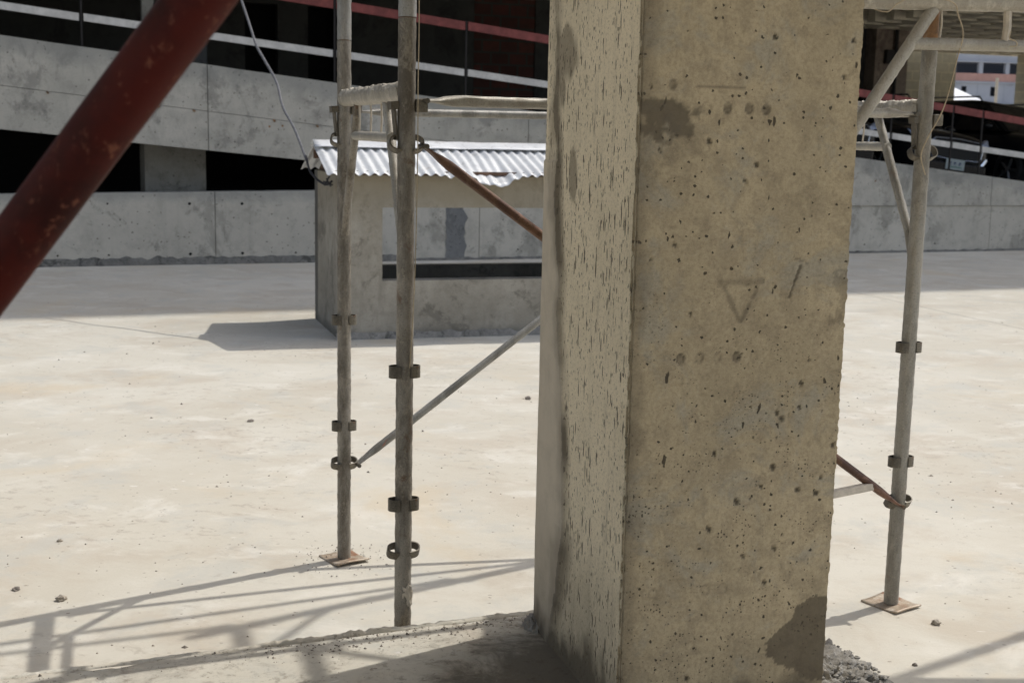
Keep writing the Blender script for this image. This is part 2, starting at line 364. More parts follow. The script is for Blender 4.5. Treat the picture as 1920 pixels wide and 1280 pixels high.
# ================================================================= THE CONCRETE COLUMN
CT = R(16.3); CO = Vector((.263, 2.861, .2)); CW, CD = .541, .663
colr = empty('concrete_column', CO, CT, label='massive tan concrete column with pitted faces and a dark wet patch low on its front, standing on the slab', cat='column')
def fbm(x, y, z=0, o=3):
    v = 0; a = 1
    for i in range(o): v += a * mnoise.noise(Vector((x, y, z))); x *= 2.1; y *= 2.1; a *= .5
    return v
def build_column():
    per = []                                 # (face, param) round the footprint
    for i in range(0, 136): per.append(('F', CW * i / 136))
    for i in range(0, 20): per.append(('R', CD * i / 20))
    for i in range(0, 20): per.append(('B', CW * (1 - i / 20)))
    for i in range(0, 150): per.append(('L', CD * (1 - i / 150)))
    zs = [-.02 + i * .0055 for i in range(380)] + [2.1 + i * .1 for i in range(0, 12)]
    nP = len(per); V = []; A = []
    circ = [(x, 1.431, .010, .75) for x in (.211, .263, .305)] + [(.16, 1.43, .012, .35), (.078, 1.479, .009, .7)]
    circ += [(x, .872, .010, k) for x, k in ((.034, .3), (.074, .2), (.123, .9), (.17, .5), (.214, .35), (.262, .85), (.307, .3))]
    circ += [(x, .32, .012, .35) for x in (.079, .21, .255)]
    rnd = random.Random(3)
    bigp = [(rnd.uniform(.02, .53), rnd.uniform(.05, 1.75), rnd.uniform(.002, .0055)) for _ in range(26)]
    bigp += [(rnd.uniform(.2, .53), rnd.uniform(.35, .95), rnd.uniform(.003, .007)) for _ in range(14)]
    bz = {}
    for p in bigp: bz.setdefault(int(p[1] / .05), []).append(p)
    def seg(px, pz, ax, az, bx, bz_):
        dx, dz = bx - ax, bz_ - az; tt = max(0, min(1, ((px - ax) * dx + (pz - az) * dz) / (dx * dx + dz * dz)))
        return math.hypot(px - ax - dx * tt, pz - az - dz * tt)
    leftband = [(-.1, .50), (.05, .50), (.18, .46), (.35, .42), (.55, .43), (.75, .47), (.9, .515), (1.0, .50), (1.1, .53), (1.2, .55), (1.3, .55), (1.42, .58), (1.5, .57), (1.7, .60), (4, .62)]
    def lb(z):
        for (a, b), (c, d) in zip(leftband, leftband[1:]):
            if a <= z <= c: return b + (d - b) * (z - a) / (c - a)
        return .6
    wet = [(.555, .285), (.50, .282), (.455, .262), (.435, .225), (.40, .195), (.372, .175), (.378, .14), (.405, .118), (.46, .10), (.50, .07), (.56, .05)]
    def inpoly(x, z):
        c = False; n = len(wet)
        for i in range(n):
            x1, z1 = wet[i]; x2, z2 = wet[(i + 1) % n]
            if (z1 > z) != (z2 > z) and x < (x2 - x1) * (z - z1) / (z2 - z1) + x1: c = not c
        return c
    for z in zs:
        for face, q in per:
            dark = 0.0; pit = 0.0; smooth = 0.0
            if face == 'F': x, y, nx, ny = q, 0, 0, -1
            elif face == 'R': x, y, nx, ny = CW, q, 1, 0
            elif face == 'B': x, y, nx, ny = q, CD, 0, 1
            else: x, y, nx, ny = 0, q, -1, 0
            d = .0016 * fbm(x * 9, z * 5, y * 9)
            if face == 'F' and z < 2.1:
                n1 = fbm(x * 14, z * 14, 2); n2 = fbm(x * 45, z * 45, 5)
                # wet repair patch low right
                xx, zz = x + .008 * n2 + .012 * n1, z + .008 * n2
                if inpoly(xx, zz): dark = max(dark, .8)
                # stain by the upper corner
                e1 = ((x - .05) / .095) ** 2 + ((z - 1.422) / .028) ** 2; e2 = ((x - .035) / .05) ** 2 + ((z - 1.388) / .040) ** 2
                e3 = ((x - .095) / .038) ** 2 + ((z - 1.395) / .030) ** 2; e1 = min(e1, e2, e3) - 1 + .8 * n1 + .7 * n2
                dark = max(dark, .85 * max(0, min(1, -e1 * 1.8 + .4)))
                e4 = ((x - .13) / .10) ** 2 + ((z - 1.33) / .06) ** 2 - 1 + 1.2 * n1; dark = max(dark, .3 * max(0, min(1, -e4)) * (.6 + n2))
                # darker strip along the corner
                dark = max(dark, .55 * max(0, 1 - x / max(.02, .046 + .022 * n1)) ** .7 + .08 * (x < .03) * n2)
                # lower edge grime
                dark = max(dark, .75 * max(0, min(1, (.075 + .03 * n1 + .03 * (x > .2) - z) / .06)))
                for cx, cz, r, k in circ:
                    dd = math.hypot(x - cx, (z - cz) * .9)
                    if dd < r * 1.35:
                        ring = max(0, 1 - abs(dd - r * .9) / (.0035)); dark = max(dark, k * max(ring * 1.1, (.85 if k > .6 else .2) * (dd < r) * (.7 + .6 * n2)))
                        if dd < r: d -= .003 * k
                # pale lines left by form ties
                if z > 1.47 and z < 1.482 and .09 < x < .254: dark = max(dark, .55 * (abs(z - (1.4785 - (x - .09) * .02)) < .0016))
                if 1.449 < z < 1.454 and .255 < x < .32: dark = max(dark, .5)
                # triangle
                dt = min(seg(x, z, .215, 1.043, .318, 1.045) - .007, seg(x, z, .222, 1.035, .266, .955) - .004, seg(x, z, .308, 1.035, .270, .955) - .003)
                dt += .005 * n2
                if dt < .004: dark = max(dark, .62 * min(1, (.004 - dt) / .006) * min(1, max(.55, .85 + .3 * n1)))
                dg = seg(x, z, .412, 1.078, .388, 1.01) - .003 + .003 * n2
                if dg < 0: dark = max(dark, .75); d -= .003
                dg = seg(x, z, .395, 1.1, .43, 1.085) - .002 + .002 * n2
                if dg < 0: dark = max(dark, .5)
                k = int(z / .05)
                for kk in (k - 1, k, k + 1):
                    for bx, bz0, br in bz.get(kk, ()):
                        dd = math.hypot((x - bx) + (.6 - bx) * .9 * (z - bz0), (z - bz0) * (.55 + bx)) - .0034 * n2
                        if dd < br * 1.2: pit = max(pit, min(1, (br * 1.2 - dd) / (br * .5))); d -= .002
                # rougher lower half
                rr = max(0, min(1, (1.15 - z) / .5)); d += .0009 * n2 * rr
                if x > .515: dark = max(dark, .3 * (n1 > .1) * (x - .515) / .026)
            if face == 'L' and z < 2.1:
                n1 = fbm(y * 12, z * 6, 8); n2 = fbm(y * 40, z * 30, 3)
                b = lb(z) + .012 * n1 + .005 * n2
                w_ = .062 + .04 * n1 + (.05 if z < .35 else 0)
                if y > b - .01: smooth = min(1, (y - b + .01) / .012) * (1 if z < 1.22 else max(0, 1 - (z - 1.22) / .15))
                db = abs(y - b) / w_
                dark = max(dark, max(0, min(1, 1.35 - db * 1.4)) * (.85 if y <= b + .01 else .5) * max(.25, min(1, .75 + .9 * fbm(2.5, z * 5, 4))))
                for cy, cz, ay, az in ((.50, 1.56, .09, .075), (.42, 1.27, .035, .07), (.52, 1.47, .03, .05)):
                    e = ((y - cy) / ay) ** 2 + ((z - cz) / az) ** 2 - 1 + .8 * n1
                    dark = max(dark, .6 * max(0, min(1, -e * 2)))
                dark = max(dark, .88 * max(0, min(1, (.20 - y * .12 + .07 * n1 - z) / .12)))
                dark = max(dark, .5 * max(0, min(1, (.42 - .4 * y * 0 + .1 * n1 - z) / .5)) * (n1 + .6 > 0))
                dark = max(dark, .35 * (y < .012))
                if smooth > .5: d += .004
                if y < .02 and n2 > .15: d -= .002
            # corners: small arris, chipped
            ox, oy = nx * d, ny * d
            cx = min(x, CW - x); cy = min(y, CD - y)
            k = max(0, .007 - cx) * max(0, .007 - cy)
            if cx < .006 and cy < .006:
                ch = .0035 + .004 * max(0, fbm(z * 30, x * 3, y * 5))
                if x > CW / 2 and y < CD / 2:
                    ch += .004 * abs(fbm(z * 45, 3, 1))
                    if .93 < z < 1.075: ch += .010 * max(0, fbm(z * 40, 7, 0) + .25)
                    if z < .6: ch += .006 * max(0, fbm(z * 22, 7, 4) + .1)
                ox += (1 if x < CW / 2 else -1) * ch; oy += (1 if y < CD / 2 else -1) * ch * .6
            if x > CW - .05 and face == 'F' and .94 < z < 1.07:
                oo = fbm(z * 30, x * 30, 2); oy += .004 * max(0, oo) * min(1, (x - CW + .05) / .03); dark = max(dark, .35 * (oo > .05))
            # lump of slurry hanging on the right arris
            if cx < .012 and x > CW / 2 and y < .03 and .96 < z < 1.05: ox += .008 * max(0, fbm(z * 26, 1, 9) + .2)
            V.append((x + ox, y + oy, z)); A.append((dark, pit, smooth))
    nZ = len(zs); F = []
    for j in range(nZ - 1):
        for i in range(nP):
            i2 = (i + 1) % nP; F.append((j * nP + i, j * nP + i2, (j + 1) * nP + i2, (j + 1) * nP + i))
    F.append(tuple(range(nP - 1, -1, -1))); F.append(tuple((nZ - 1) * nP + i for i in range(nP)))
    me = bpy.data.meshes.new('shaft'); me.from_pydata(V, [], F); me.update()
    for k, nm in enumerate(('stain', 'pit', 'skim')):
        at_ = me.attributes.new(nm, 'FLOAT', 'POINT'); at_.data.foreach_set('value', np.array([a[k] for a in A], dtype=np.float32))
    for p in me.polygons: p.use_smooth = True
    me.set_sharp_from_angle(angle=R(50))
    o = bpy.data.objects.new('shaft', me); col.objects.link(o); o.parent = colr
    # material
    t = NT('column_concrete'); co = t.coord()
    geo = t.n('ShaderNodeTexCoord'); sepn = t.n('ShaderNodeSeparateXYZ'); t.l(geo.outputs['Normal'], sepn.inputs[0])
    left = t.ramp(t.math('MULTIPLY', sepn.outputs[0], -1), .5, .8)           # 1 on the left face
    a = t.noise(3.2, co, 8, .62, .4); c = t.mix(t.ramp(a, .35, .65), (.475, .395, .262), (.385, .322, .213))
    b = t.noise(11, t.coord(off=(4, 2, 2)), 10, .7, .3); c = t.mix(t.ramp(b, .46, .62, 0, .6), c, (.30, .25, .17))
    b3 = t.noise(6, t.coord(off=(8, 1, 5)), 10, .7, .6); c = t.mix(t.ramp(b3, .5, .64, 0, .7), c, (.33, .31, .25))
    md = t.noise(22, t.coord((1, 1, .8), off=(6, 1, 5)), 10, .8, .5); c = t.mix(t.ramp(md, .48, .66, 0, .5), c, (.23, .19, .13)); c = t.mix(t.ramp(md, .46, .36, 0, .35), c, (.50, .42, .29))
    cl = t.mix(t.ramp(a, .35, .65), (.86, .76, .57), (.75, .665, .495))  # left face coloured lighter: bounce light from the sunlit yard painted in
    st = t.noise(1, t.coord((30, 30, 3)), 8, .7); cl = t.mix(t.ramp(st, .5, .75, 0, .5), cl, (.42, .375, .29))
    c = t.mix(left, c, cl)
    fine = t.noise(110, co, 6, .85); c = t.mix(t.ramp(fine, .46, .66, 0, .42), c, (.17, .135, .085)); c = t.mix(t.ramp(fine, .48, .36, 0, .25), c, (.55, .48, .35))
    at_ = t.n('ShaderNodeAttribute', attribute_name='stain'); ap = t.n('ShaderNodeAttribute', attribute_name='pit'); ask = t.n('ShaderNodeAttribute', attribute_name='skim')
    c = t.mix(t.math('MULTIPLY', ask.outputs['Fac'], .9), c, t.mix(t.ramp(b, .4, .7), (.56, .50, .41), (.47, .42, .345)))
    # slots of the left face, pits of the front face
    sl1 = t.pits(105, .42, .32, 1.0, (1, 1, .19)); sl2 = t.math('MAXIMUM', t.pits(70, .24, .3, 5.0, (1, 1, .13)), t.pits(150, .40, .22, 12.0, (1, 1, .45)))
    sl1 = t.math('MULTIPLY', sl1, t.ramp(t.noise(9, t.coord(off=(1, 5, 3)), 4, .6), .42, .52))
    slots = t.math('MULTIPLY', t.math('MULTIPLY', t.math('MAXIMUM', sl1, sl2), left), t.math('SUBTRACT', 1, ask.outputs['Fac']))
    front = t.math('SUBTRACT', 1, left)
    sepc = t.n('ShaderNodeSeparateXYZ'); t.l(co, sepc.inputs[0])
    low = t.ramp(sepc.outputs[2], 1.3, .6)
    p1 = t.pits(62, .26, .16, 2.0); p2 = t.math('MULTIPLY', t.math('MULTIPLY', t.pits(130, .32, .4, 6.0), low), t.ramp(t.noise(12, t.coord(off=(7, 5, 3)), 4, .6), .45, .6)); p3 = t.pits(34, .13, .12, 9.0, (1, 1, .6))
    p4 = t.pits(30, .16, .05, 4.0, (1, 1, .3))
    pf = t.math('MULTIPLY', t.math('MAXIMUM', t.math('MAXIMUM', p1, p2), t.math('MAXIMUM', p3, p4)), front)
    allp = t.math('MAXIMUM', t.math('MAXIMUM', slots, pf), ap.outputs['Fac'])
    c = t.mix(t.math('MULTIPLY', allp, .88), c, (.045, .038, .028))
    dk = t.mix(t.ramp(b, .4, .7), (.11, .092, .066), (.085, .07, .052))
    c = t.mix(at_.outputs['Fac'], c, dk)
    h = t.math('SUBTRACT', t.math('ADD', t.math('MULTIPLY', fine, .25), t.math('MULTIPLY', b, .35)), allp)
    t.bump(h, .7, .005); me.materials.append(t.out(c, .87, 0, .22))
build_column()

# crumbly mortar collar left at the column's foot
def lump(mb, cx, cy, cz, rx, ry, rz, seed, nu=40, nv=20, rough=.35, fq=3.0):
    def fn(u, v):
        a = 2 * math.pi * u; b = math.pi * (v - .5)
        p = Vector((math.cos(a) * math.cos(b), math.sin(a) * math.cos(b), math.sin(b)))
        k = 1 + rough * (mnoise.noise(p * fq + Vector((seed, 0, 0))) + .5 * mnoise.noise(p * fq * 2.3 + Vector((0, seed, 0))) + .3 * mnoise.noise(p * fq * 6))
        return (cx + p.x * rx * k, cy + p.y * ry * k, cz + p.z * rz * k)
    mb.grid(fn, nu, nv, True); return mb
mb = MB(); lump(mb, 0, 0, -.01, .028, .05, .04, 2, 60, 30, .3, 3)
o = mb.build('mortar_lump', M['edge'], colr, True, loc=(-.005, .645, 0))
# rubble on the broken slab corner right of the column
rub = MB(); rr = random.Random(5)
lump(rub, 0, 0, -.05, .17, .30, .085, 7, 150, 60, .28, 7)
for i in range(420):
    a = rr.uniform(0, 6.28); d = rr.uniform(0, 1) ** .5
    s_ = rr.uniform(.003, .009); lump(rub, math.cos(a) * .16 * d, math.sin(a) * .29 * d, .030 * (1 - d * d) + .004, s_, s_ * rr.uniform(.6, 1), s_ * .6, i, 8, 6, .5)
p = G(1.93, 2.72, .2)
o = rub.build('rubble_heap', M['edge'], None, True, loc=p); o.rotation_euler = (0, 0, TH)
tag(o, 'crumbly grey rubble heap on the slab corner at the right foot of the column', 'rubble')

# ================================================================= SCAFFOLDING
LEN = 1.029
def lug_band(mb, z, tilt, hgt, half, depth):
    # closed band round the leg, sticking out to both sides; local y is the bay direction
    n = 28; th = .0035; vs = []
    Mx = Matrix.Rotation(tilt, 3, 'Y')
    for k in range(n):
        a = 2 * math.pi * k / n
        sx, sy = math.sin(a), math.cos(a)
        ex = abs(sx) ** .75 * (1 if sx > 0 else -1); ey = abs(sy) ** .75 * (1 if sy > 0 else -1)
        for (dr, dz) in ((0, -hgt / 2), (0, hgt / 2), (-th, hgt / 2), (-th, -hgt / 2)):
            p = Vector((ex * (depth + dr), ey * (half + dr), dz)); vs.append(tuple(Mx @ p + Vector((0, 0, z))))
    keep = [abs(math.cos(2 * math.pi * (k + .5) / n)) > .2 for k in range(n)]
    fs = [(k*4+j, k*4+(j+1) % 4, ((k+1) % n)*4+(j+1) % 4, ((k+1) % n)*4+j) for k in range(n) if keep[k] for j in range(4)]
    mb.add(vs, [tuple(reversed(f)) for f in fs])
def make_frame(mat, label, cat_group, base=True, seed=0, LEN=1.029, kr=.0145, lr=.014, sr=.0032):
    root = empty('scaffold', (0, 0, 0), 0, label=label, cat='scaffold', group='scaffold frames')
    for k, x in enumerate((0, LEN)):
        leg = MB().tube([(x, 0, .008), (x, 0, 1.868)], .0245, 20, .0016, step=.012, freq=60).build('leg', mat, root, True)
        pin = MB().tube([(x, 0, 1.862), (x, 0, 1.93)], .0195, 16).build('coupling_pin', M['rust'], leg, True)
        for z, tl, hg, hf, dp in ((1.53, R(62), .026, .049, .026), (.893, 0, .034, .045, .024), (.505, 0, .034, .045, .024), (.366, R(34), .030, .048, .022)):
            l = MB(); lug_band(l, 0, tl * (1 if True else -1), hg, hf, dp); l.build('brace_lug', M['lug'], leg, True, loc=(x, 0, z))
        sx = .012 if k == 0 else -.012
        st = MB(); st.box((-.011, -.003, -.085), (.011, .003, 0)); st.box((-.013, -.012, -.002), (.013, .012, .02))
        s_ = st.build('lock_strap', M['lug'], leg, False, .001, loc=(x + sx * .3, -.036 if k else -.036, 1.625)); s_.rotation_euler = (R(6), 0, R(12))
        bx = MB().box((-.02, -.017, -.018), (.02, .017, .018)).build('lock_block', M['lug'], leg, False, .003, loc=(x, .039, 1.635))
        if base:
            pl = MB()
            def fn(u, v, x=x): 
                px_, py_ = (u - .5) * .15, (v - .5) * .13
                return (px_, py_, .006 + .016 * (mnoise.noise(Vector((px_ * 9 + x * 7, py_ * 9, seed))) * .5 + (abs(px_) / .075) ** 3 * .5 * (1 if px_ > 0 else .4)))
            pl.grid(fn, 14, 12); q = pl.build('base_plate', M['plate'], root, True, loc=(x, 0, 0)); q.rotation_euler = (0, 0, R(18))
            sf = q.modifiers.new('thick', 'SOLIDIFY'); sf.thickness = .006; sf.offset = -1
    tr = MB().tube([(.015, 0, 1.668), (LEN - .015, 0, 1.668)], .0245, 24, .0015, .010, step=.007, freq=50); tr.build('transom', M['post_crust'], root, True)
    tr = MB().tube([(.20, 0, 1.545), (LEN - .20, 0, 1.545)], lr, 12, .0008, .0025, step=.01); tr.build('lower_transom', M['post_dust'], root, True)
    for x0, x1, mm in ((.02, .275, 'post'), (LEN - .02, LEN - .275, 'post_dust')):
        MB().tube([(x0, 0, 1.20), (x0 + (x1 - x0) * .1, 0, 1.27), (x1, 0, 1.65)], kr, 12, .0018, step=.012, freq=70).build('knee_brace', M[mm], root, True)
    for x in (.30, .50, LEN - .36):
        MB().tube([(x, .0, 1.65), (x + .003, .001, 1.60), (x - .002, 0, 1.548)], sr if x == .50 else .0032, 8).build('tie_rod', M['lath'], root)
    return root
M['post_crust'] = steel('mortar_crusted_steel', (.40, .37, .31), (.34, .315, .265), None, 0, dust=(.58, .55, .48), dusta=.7, seed=33)
M['post_dust'] = steel('mortar_dusted_steel', (.40, .385, .345), (.32, .30, .255), None, 0, dust=(.5, .47, .41), dusta=.6, seed=30)
FLp = Vector((-.603, 4.614, 0)); NLp = Vector((-.303, 3.630, 0)); BAY = Vector((1.618, .630, 0))
FRZ = math.atan2(NLp.y - FLp.y, NLp.x - FLp.x)
fr = make_frame(M['post'], 'dust-brown scaffold frame left of the column, two pipe posts joined by a mortar-crusted transom', None)
fr.location = FLp; fr.rotation_euler = (0, 0, FRZ)
def place_frame(loc, rz, label, mats=None, drop=()):
    f = copy_tree(fr); f.location = loc; f.rotation_euler = (0, 0, rz); f['label'] = label
    def rec(o):
        for c in kids(o):
            rec(c)
            if c.name.split('.')[0] in drop: bpy.data.objects.remove(c); continue
            if mats and c.type == 'MESH' and c.name.split('.')[0] in mats:
                c.data = c.data.copy(); c.data.materials[0] = mats[c.name.split('.')[0]]
    rec(f); return f
noB = ('base_plate', 'mortar_splash')
def lump0(mb, cx, cy, cz, rx, ry, rz, seed, nu=24, nv=14, rough=.5): return lump(mb, cx, cy, cz, rx, ry, rz, seed, nu, nv, rough, 2.5)
sp_ = lump0(MB(), LEN + .018, .008, .245, .012, .016, .026, 5); lump0(sp_, LEN + .019, .014, .215, .009, .009, .014, 8)
sp_.build('mortar_splash', M['lath'], fr, True)
place_frame(FLp + BAY, FRZ, 'grey galvanised scaffold frame right of the column, its post standing on a pale square plate', {'leg': M['post_clean'], 'knee_brace': M['post_clean']}, ('mortar_splash',))
UP = Vector((0, 0, 1.863))
place_frame(FLp + UP, FRZ, 'upper scaffold frame with cleaner grey posts socketed on the two posts left of the column', {'leg': M['post_upper']}, noB)
place_frame(FLp + BAY + UP, FRZ, 'upper scaffold frame with rust-orange posts above the single post right of the column', {'leg': M['rust']}, noB)
sp3 = empty('scaffold_post', NLp + BAY * 2, FRZ, label='single scaffold post out to the right, seen only by its shadow at the lower right', cat='scaffold post')
MB().tube([(0, 0, .008), (0, 0, 4.2)], .0245, 18).build('pipe', M['post_clean'], sp3, True)
for z in (.366, .505, .893, 1.53, 2.37, 2.756, 3.39):
    l = MB(); lug_band(l, 0, 0, .034, .045, .024); l.build('brace_lug', M['lug'], sp3, True, loc=(0, 0, z))
# raised frame at the top right, standing on screw jacks behind the column
LEN2 = 1.55
rf = make_frame(M['post_dust'], 'beige mortar-caked scaffold frame crossing the top right corner, carried on screw jacks behind the column', None, False, 4, LEN2, .0195, .0175, .013)
rf.location = (.972, 4.02, .312); rf.rotation_euler = (0, 0, R(1.5))
for c_0 in kids(rf):
    if c_0.name.startswith('knee'): c_0.data.materials[0] = M['post_dust']
for k, x in enumerate((0, LEN2)):
    j = MB(); j.tube([(0, 0, -.298), (0, 0, .06)], .017, 12); j.tube([(0, 0, -.02), (0, 0, .005)], .034, 8); j.box((-.04, -.04, -.304), (.04, .04, -.298))
    j.build('screw_jack', M['rust'], rf, loc=(x, 0, 0))

def brace(name, a, b, mat, label, r=.0142, crust=0.0, cat='brace pipe'):
    a, b = Vector(a), Vector(b); root = empty(name, a, 0, label=label, cat=cat, group='scaffold braces')
    MB().tube([(0, 0, 0), b - a], r, 14, .0006, crust, step=.03, flat=.05).build('pipe', mat, root, True)
    for q in ((0, 0, 0), b - a):
        q = Vector(q); d = EN * -1
        MB().tube([q - d * .03, q + d * .035], .0075, 8).build('pin', M['lug'], root, True)
    return root
ya = Vector((.02, -.03, 0)); Z = lambda z: Vector((0, 0, z))
FR, HR = NLp + BAY, FLp + BAY; off = BAY.normalized() * .05 + Vector((.0, -.012, 0))
brace('diagonal_brace', NLp + off + Z(1.525), FR - off * .2 + Vector((0, -.03, 0)) + Z(.362), M['brace_rust'], 'rusty brown diagonal brace running down behind the column from the nearer left post')
brace('diagonal_brace', FLp + off + Z(.362), HR - off + Z(1.53), M['brace_galv'], 'pale galvanised diagonal brace rising from the farther left post toward the column')
brace('horizontal_brace', NLp + off + Z(1.648), FR - off + Z(1.652), M['post_dust'], 'mortar-topped horizontal brace from the nearer left post behind the column, upper of the pair', .0145, .004)
brace('horizontal_brace', FLp + off + Z(1.628), HR - off + Z(1.635), M['brace_galv'], 'thin horizontal brace of the farther row, just below the mortar-topped one')
brace('horizontal_brace', NLp + off + Z(3.51), FR - off + Z(3.51), M['brace_galv'], 'upper-lift horizontal brace of the nearer row, above the picture')
brace('horizontal_brace', FLp + off + Z(3.50), HR - off + Z(3.50), M['brace_galv'], 'upper-lift horizontal brace of the farther row, casting a thin line on the pale ground')
brace('diagonal_brace', FLp + off + Z(3.39), HR - off + Z(2.23), M['brace_galv'], 'upper-lift diagonal brace of the farther row, casting a slanting line on the pale ground')

for k in range(2):
    pb = MB().box((-.06, 0, 0), (1.75, .18, .036)).build('scaffold_plank', M['lath'], None, False, .003, loc=(.972, 4.02 - .02 + k * .19, 2.018)); pb.rotation_euler = (0, 0, R(1.5))
    tag(pb, ('front', 'rear')[k] + ' weathered plank lying on the mortar-caked scaffold at the top right corner', 'plank', 'planks on the top right scaffold')
# twine, curved wire, lath
def wire(name, pts, r, mat, label, cat):
    # smooth through the points
    P = [Vector(p) for p in pts]; q = []
    for i in range(len(P) - 1):
        p0, p1, p2, p3 = P[max(i-1, 0)], P[i], P[i+1], P[min(i+2, len(P)-1)]
        for k in range(8):
            t_ = k / 8; q.append(.5 * ((2 * p1) + (p2 - p0) * t_ + (2 * p0 - 5 * p1 + 4 * p2 - p3) * t_ ** 2 + (3 * p1 - p0 - 3 * p2 + p3) * t_ ** 3))
    q.append(P[-1]); o0 = q[0].copy()
    o = MB().tube([p - o0 for p in q], r, 8).build(name, mat, None, True, loc=o0); return tag(o, label, cat)
wire('twine', [at(786, -900, 3.66), at(786, -40, 3.62), at(784, 150, 3.60), at(783, 300, 3.60), at(779, 480, 3.60), at(774, 600, 3.605), at(768, 690, 3.61)], .0014, M['twine'],
     'thin pale twine hanging straight down beside the nearer left scaffold post', 'twine')
wire('wire', [at(1640, 18, 4.0), at(1665, 22, 3.98), at(1685, 6, 3.98), at(1720, -6, 3.98), at(1785, 4, 3.97), at(1797, 30, 3.98), at(1806, 65, 4.0), at(1795, 110, 4.03), at(1780, 170, 4.06), at(1764, 215, 4.08), at(1740, 258, 4.1), at(1727, 292, 4.12), at(1735, 328, 4.14)], .0019, M['twine'],
     'curly pale wire dangling from the top right transom in front of the right post', 'wire')
wire('wire', [at(1895, 60, 3.98), at(1893, 72, 3.97), at(1905, 78, 3.97), at(1906, 86, 3.98), at(1893, 88, 3.99)], .0018, M['twine'], 'short pale wire curl on the lower transom at the top right corner', 'wire')
a, b = at(1634, 911, 4.19), at(1500, 938, 3.95)
lo = MB(); d_ = (b - a); lo.box((0, -.012, -.012), (d_.length, .012, .012)); o = lo.build('wooden_lath', M['lath'], None, False, .002, loc=a)
o.rotation_euler = d_.to_track_quat('X', 'Z').to_euler(); tag(o, 'short bleached wooden lath lying over the rusty brace right of the column', 'lath')

# ================================================================= RED STEEL PROP
pa_, pb_ = at(0, 500, 1.36), at(372, 0, 1.30)
dr = (pb_ - pa_); k0 = (.2 - pa_.z) / dr.z; k1 = (3.42 - pa_.z) / dr.z; base_ = pa_ + dr * k0; top_ = pa_ + dr * k1
pr = empty('red_prop', base_, 0, label='thick red steel prop leaning diagonally across the top left corner, close and slightly blurred', cat='prop')
L_ = top_ - base_
MB().tube([(0, 0, 0), L_], .0305, 36, .0004, step=.05, freq=30).build('pipe', M['redprop'], pr, True)
for q in (Vector((0, 0, .004)), L_ - Vector((0, 0, .004))):
    MB().box((-.08, -.08, -.004), (.08, .08, .004)).build('end_plate', M['redprop'], pr, loc=q)

# ================================================================= GUARD BOOTH
BT = R(17.5); bo = empty('guard_booth', (-1.302, 9.65, 0), BT, label='small unfinished rendered booth with open window and corrugated zinc roof, in the yard', cat='booth')
BW, BD, T = 2.72, 1.14, .15
wl = MB()
def wall_with_hole(mb, y0, y1, x0, x1, zt, hx0, hx1, hz0, hz1):
    mb.box((x0, y0, 0), (hx0, y1, zt)); mb.box((hx1, y0, 0), (x1, y1, zt)); mb.box((hx0, y0, 0), (hx1, y1, hz0)); mb.box((hx0, y0, hz1), (hx1, y1, zt))
def holed(x0, x1, zt, hx0, hx1, hz0, hz1, y0, y1):
    # single front wall with an opening, no internal faces
    mb = MB(); X = [x0, hx0, hx1, x1]; Zz = [0, hz0, hz1, zt]
    for y, flip in ((y0, False), (y1, True)):
        idx = {}
        vs = [(x, y, z) for z in Zz for x in X]
        fs = []
        for j in range(3):
            for i in range(3):
                if i == 1 and j == 1: continue
                f = (j*4+i, j*4+i+1, (j+1)*4+i+1, (j+1)*4+i); fs.append(tuple(reversed(f)) if flip else f)
        mb.add(vs, fs)
    def quad(a, b): mb.add([(a[0], y0, a[1]), (b[0], y0, b[1]), (b[0], y1, b[1]), (a[0], y1, a[1])], [(0, 1, 2, 3)])
    quad((hx0, hz0), (hx1, hz0)); quad((hx1, hz0), (hx1, hz1)); quad((hx1, hz1), (hx0, hz1)); quad((hx0, hz1), (hx0, hz0))
    quad((x0, zt), (x1, zt)); quad((x1, 0), (x1, zt)); quad((x0, zt), (x0, 0))
    return mb
holed(0, BW, 1.23, .33, BW - .33, .44, .99, 0, T).build('front_wall', M['booth'], bo)
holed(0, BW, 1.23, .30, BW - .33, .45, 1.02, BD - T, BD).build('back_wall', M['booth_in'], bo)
gb = MB(); gb.slab([(0, T + .002), (T, T + .002), (T, BD - T - .002), (0, BD - T - .002)], 0, 1.23); gb.build('side_wall', M['booth'], bo)
gb = MB(); gb.slab([(BW - T, T + .002), (BW, T + .002), (BW, BD - T - .002), (BW - T, BD - T - .002)], 0, 1.23); gb.build('side_wall', M['booth'], bo)
# timber gable end
gg = MB(); gg.add([(x, y, z) for x in (.03, .06) for y, z in ((.02, 1.235), (BD - .02, 1.235), (BD / 2, 1.41))], [(0, 1, 2), (5, 4, 3), (0, 3, 4, 1), (1, 4, 5, 2), (2, 5, 3, 0)]); gg.build('gable_board', M['wood'], bo)
MB().box((-.10, .50, 1.335), (.5, .56, 1.40)).build('ridge_beam', M['wood'], bo)
MB().box((-.085, -.02, 1.236), (BW, .03, 1.262)).build('wall_plate', M['wood'], bo)
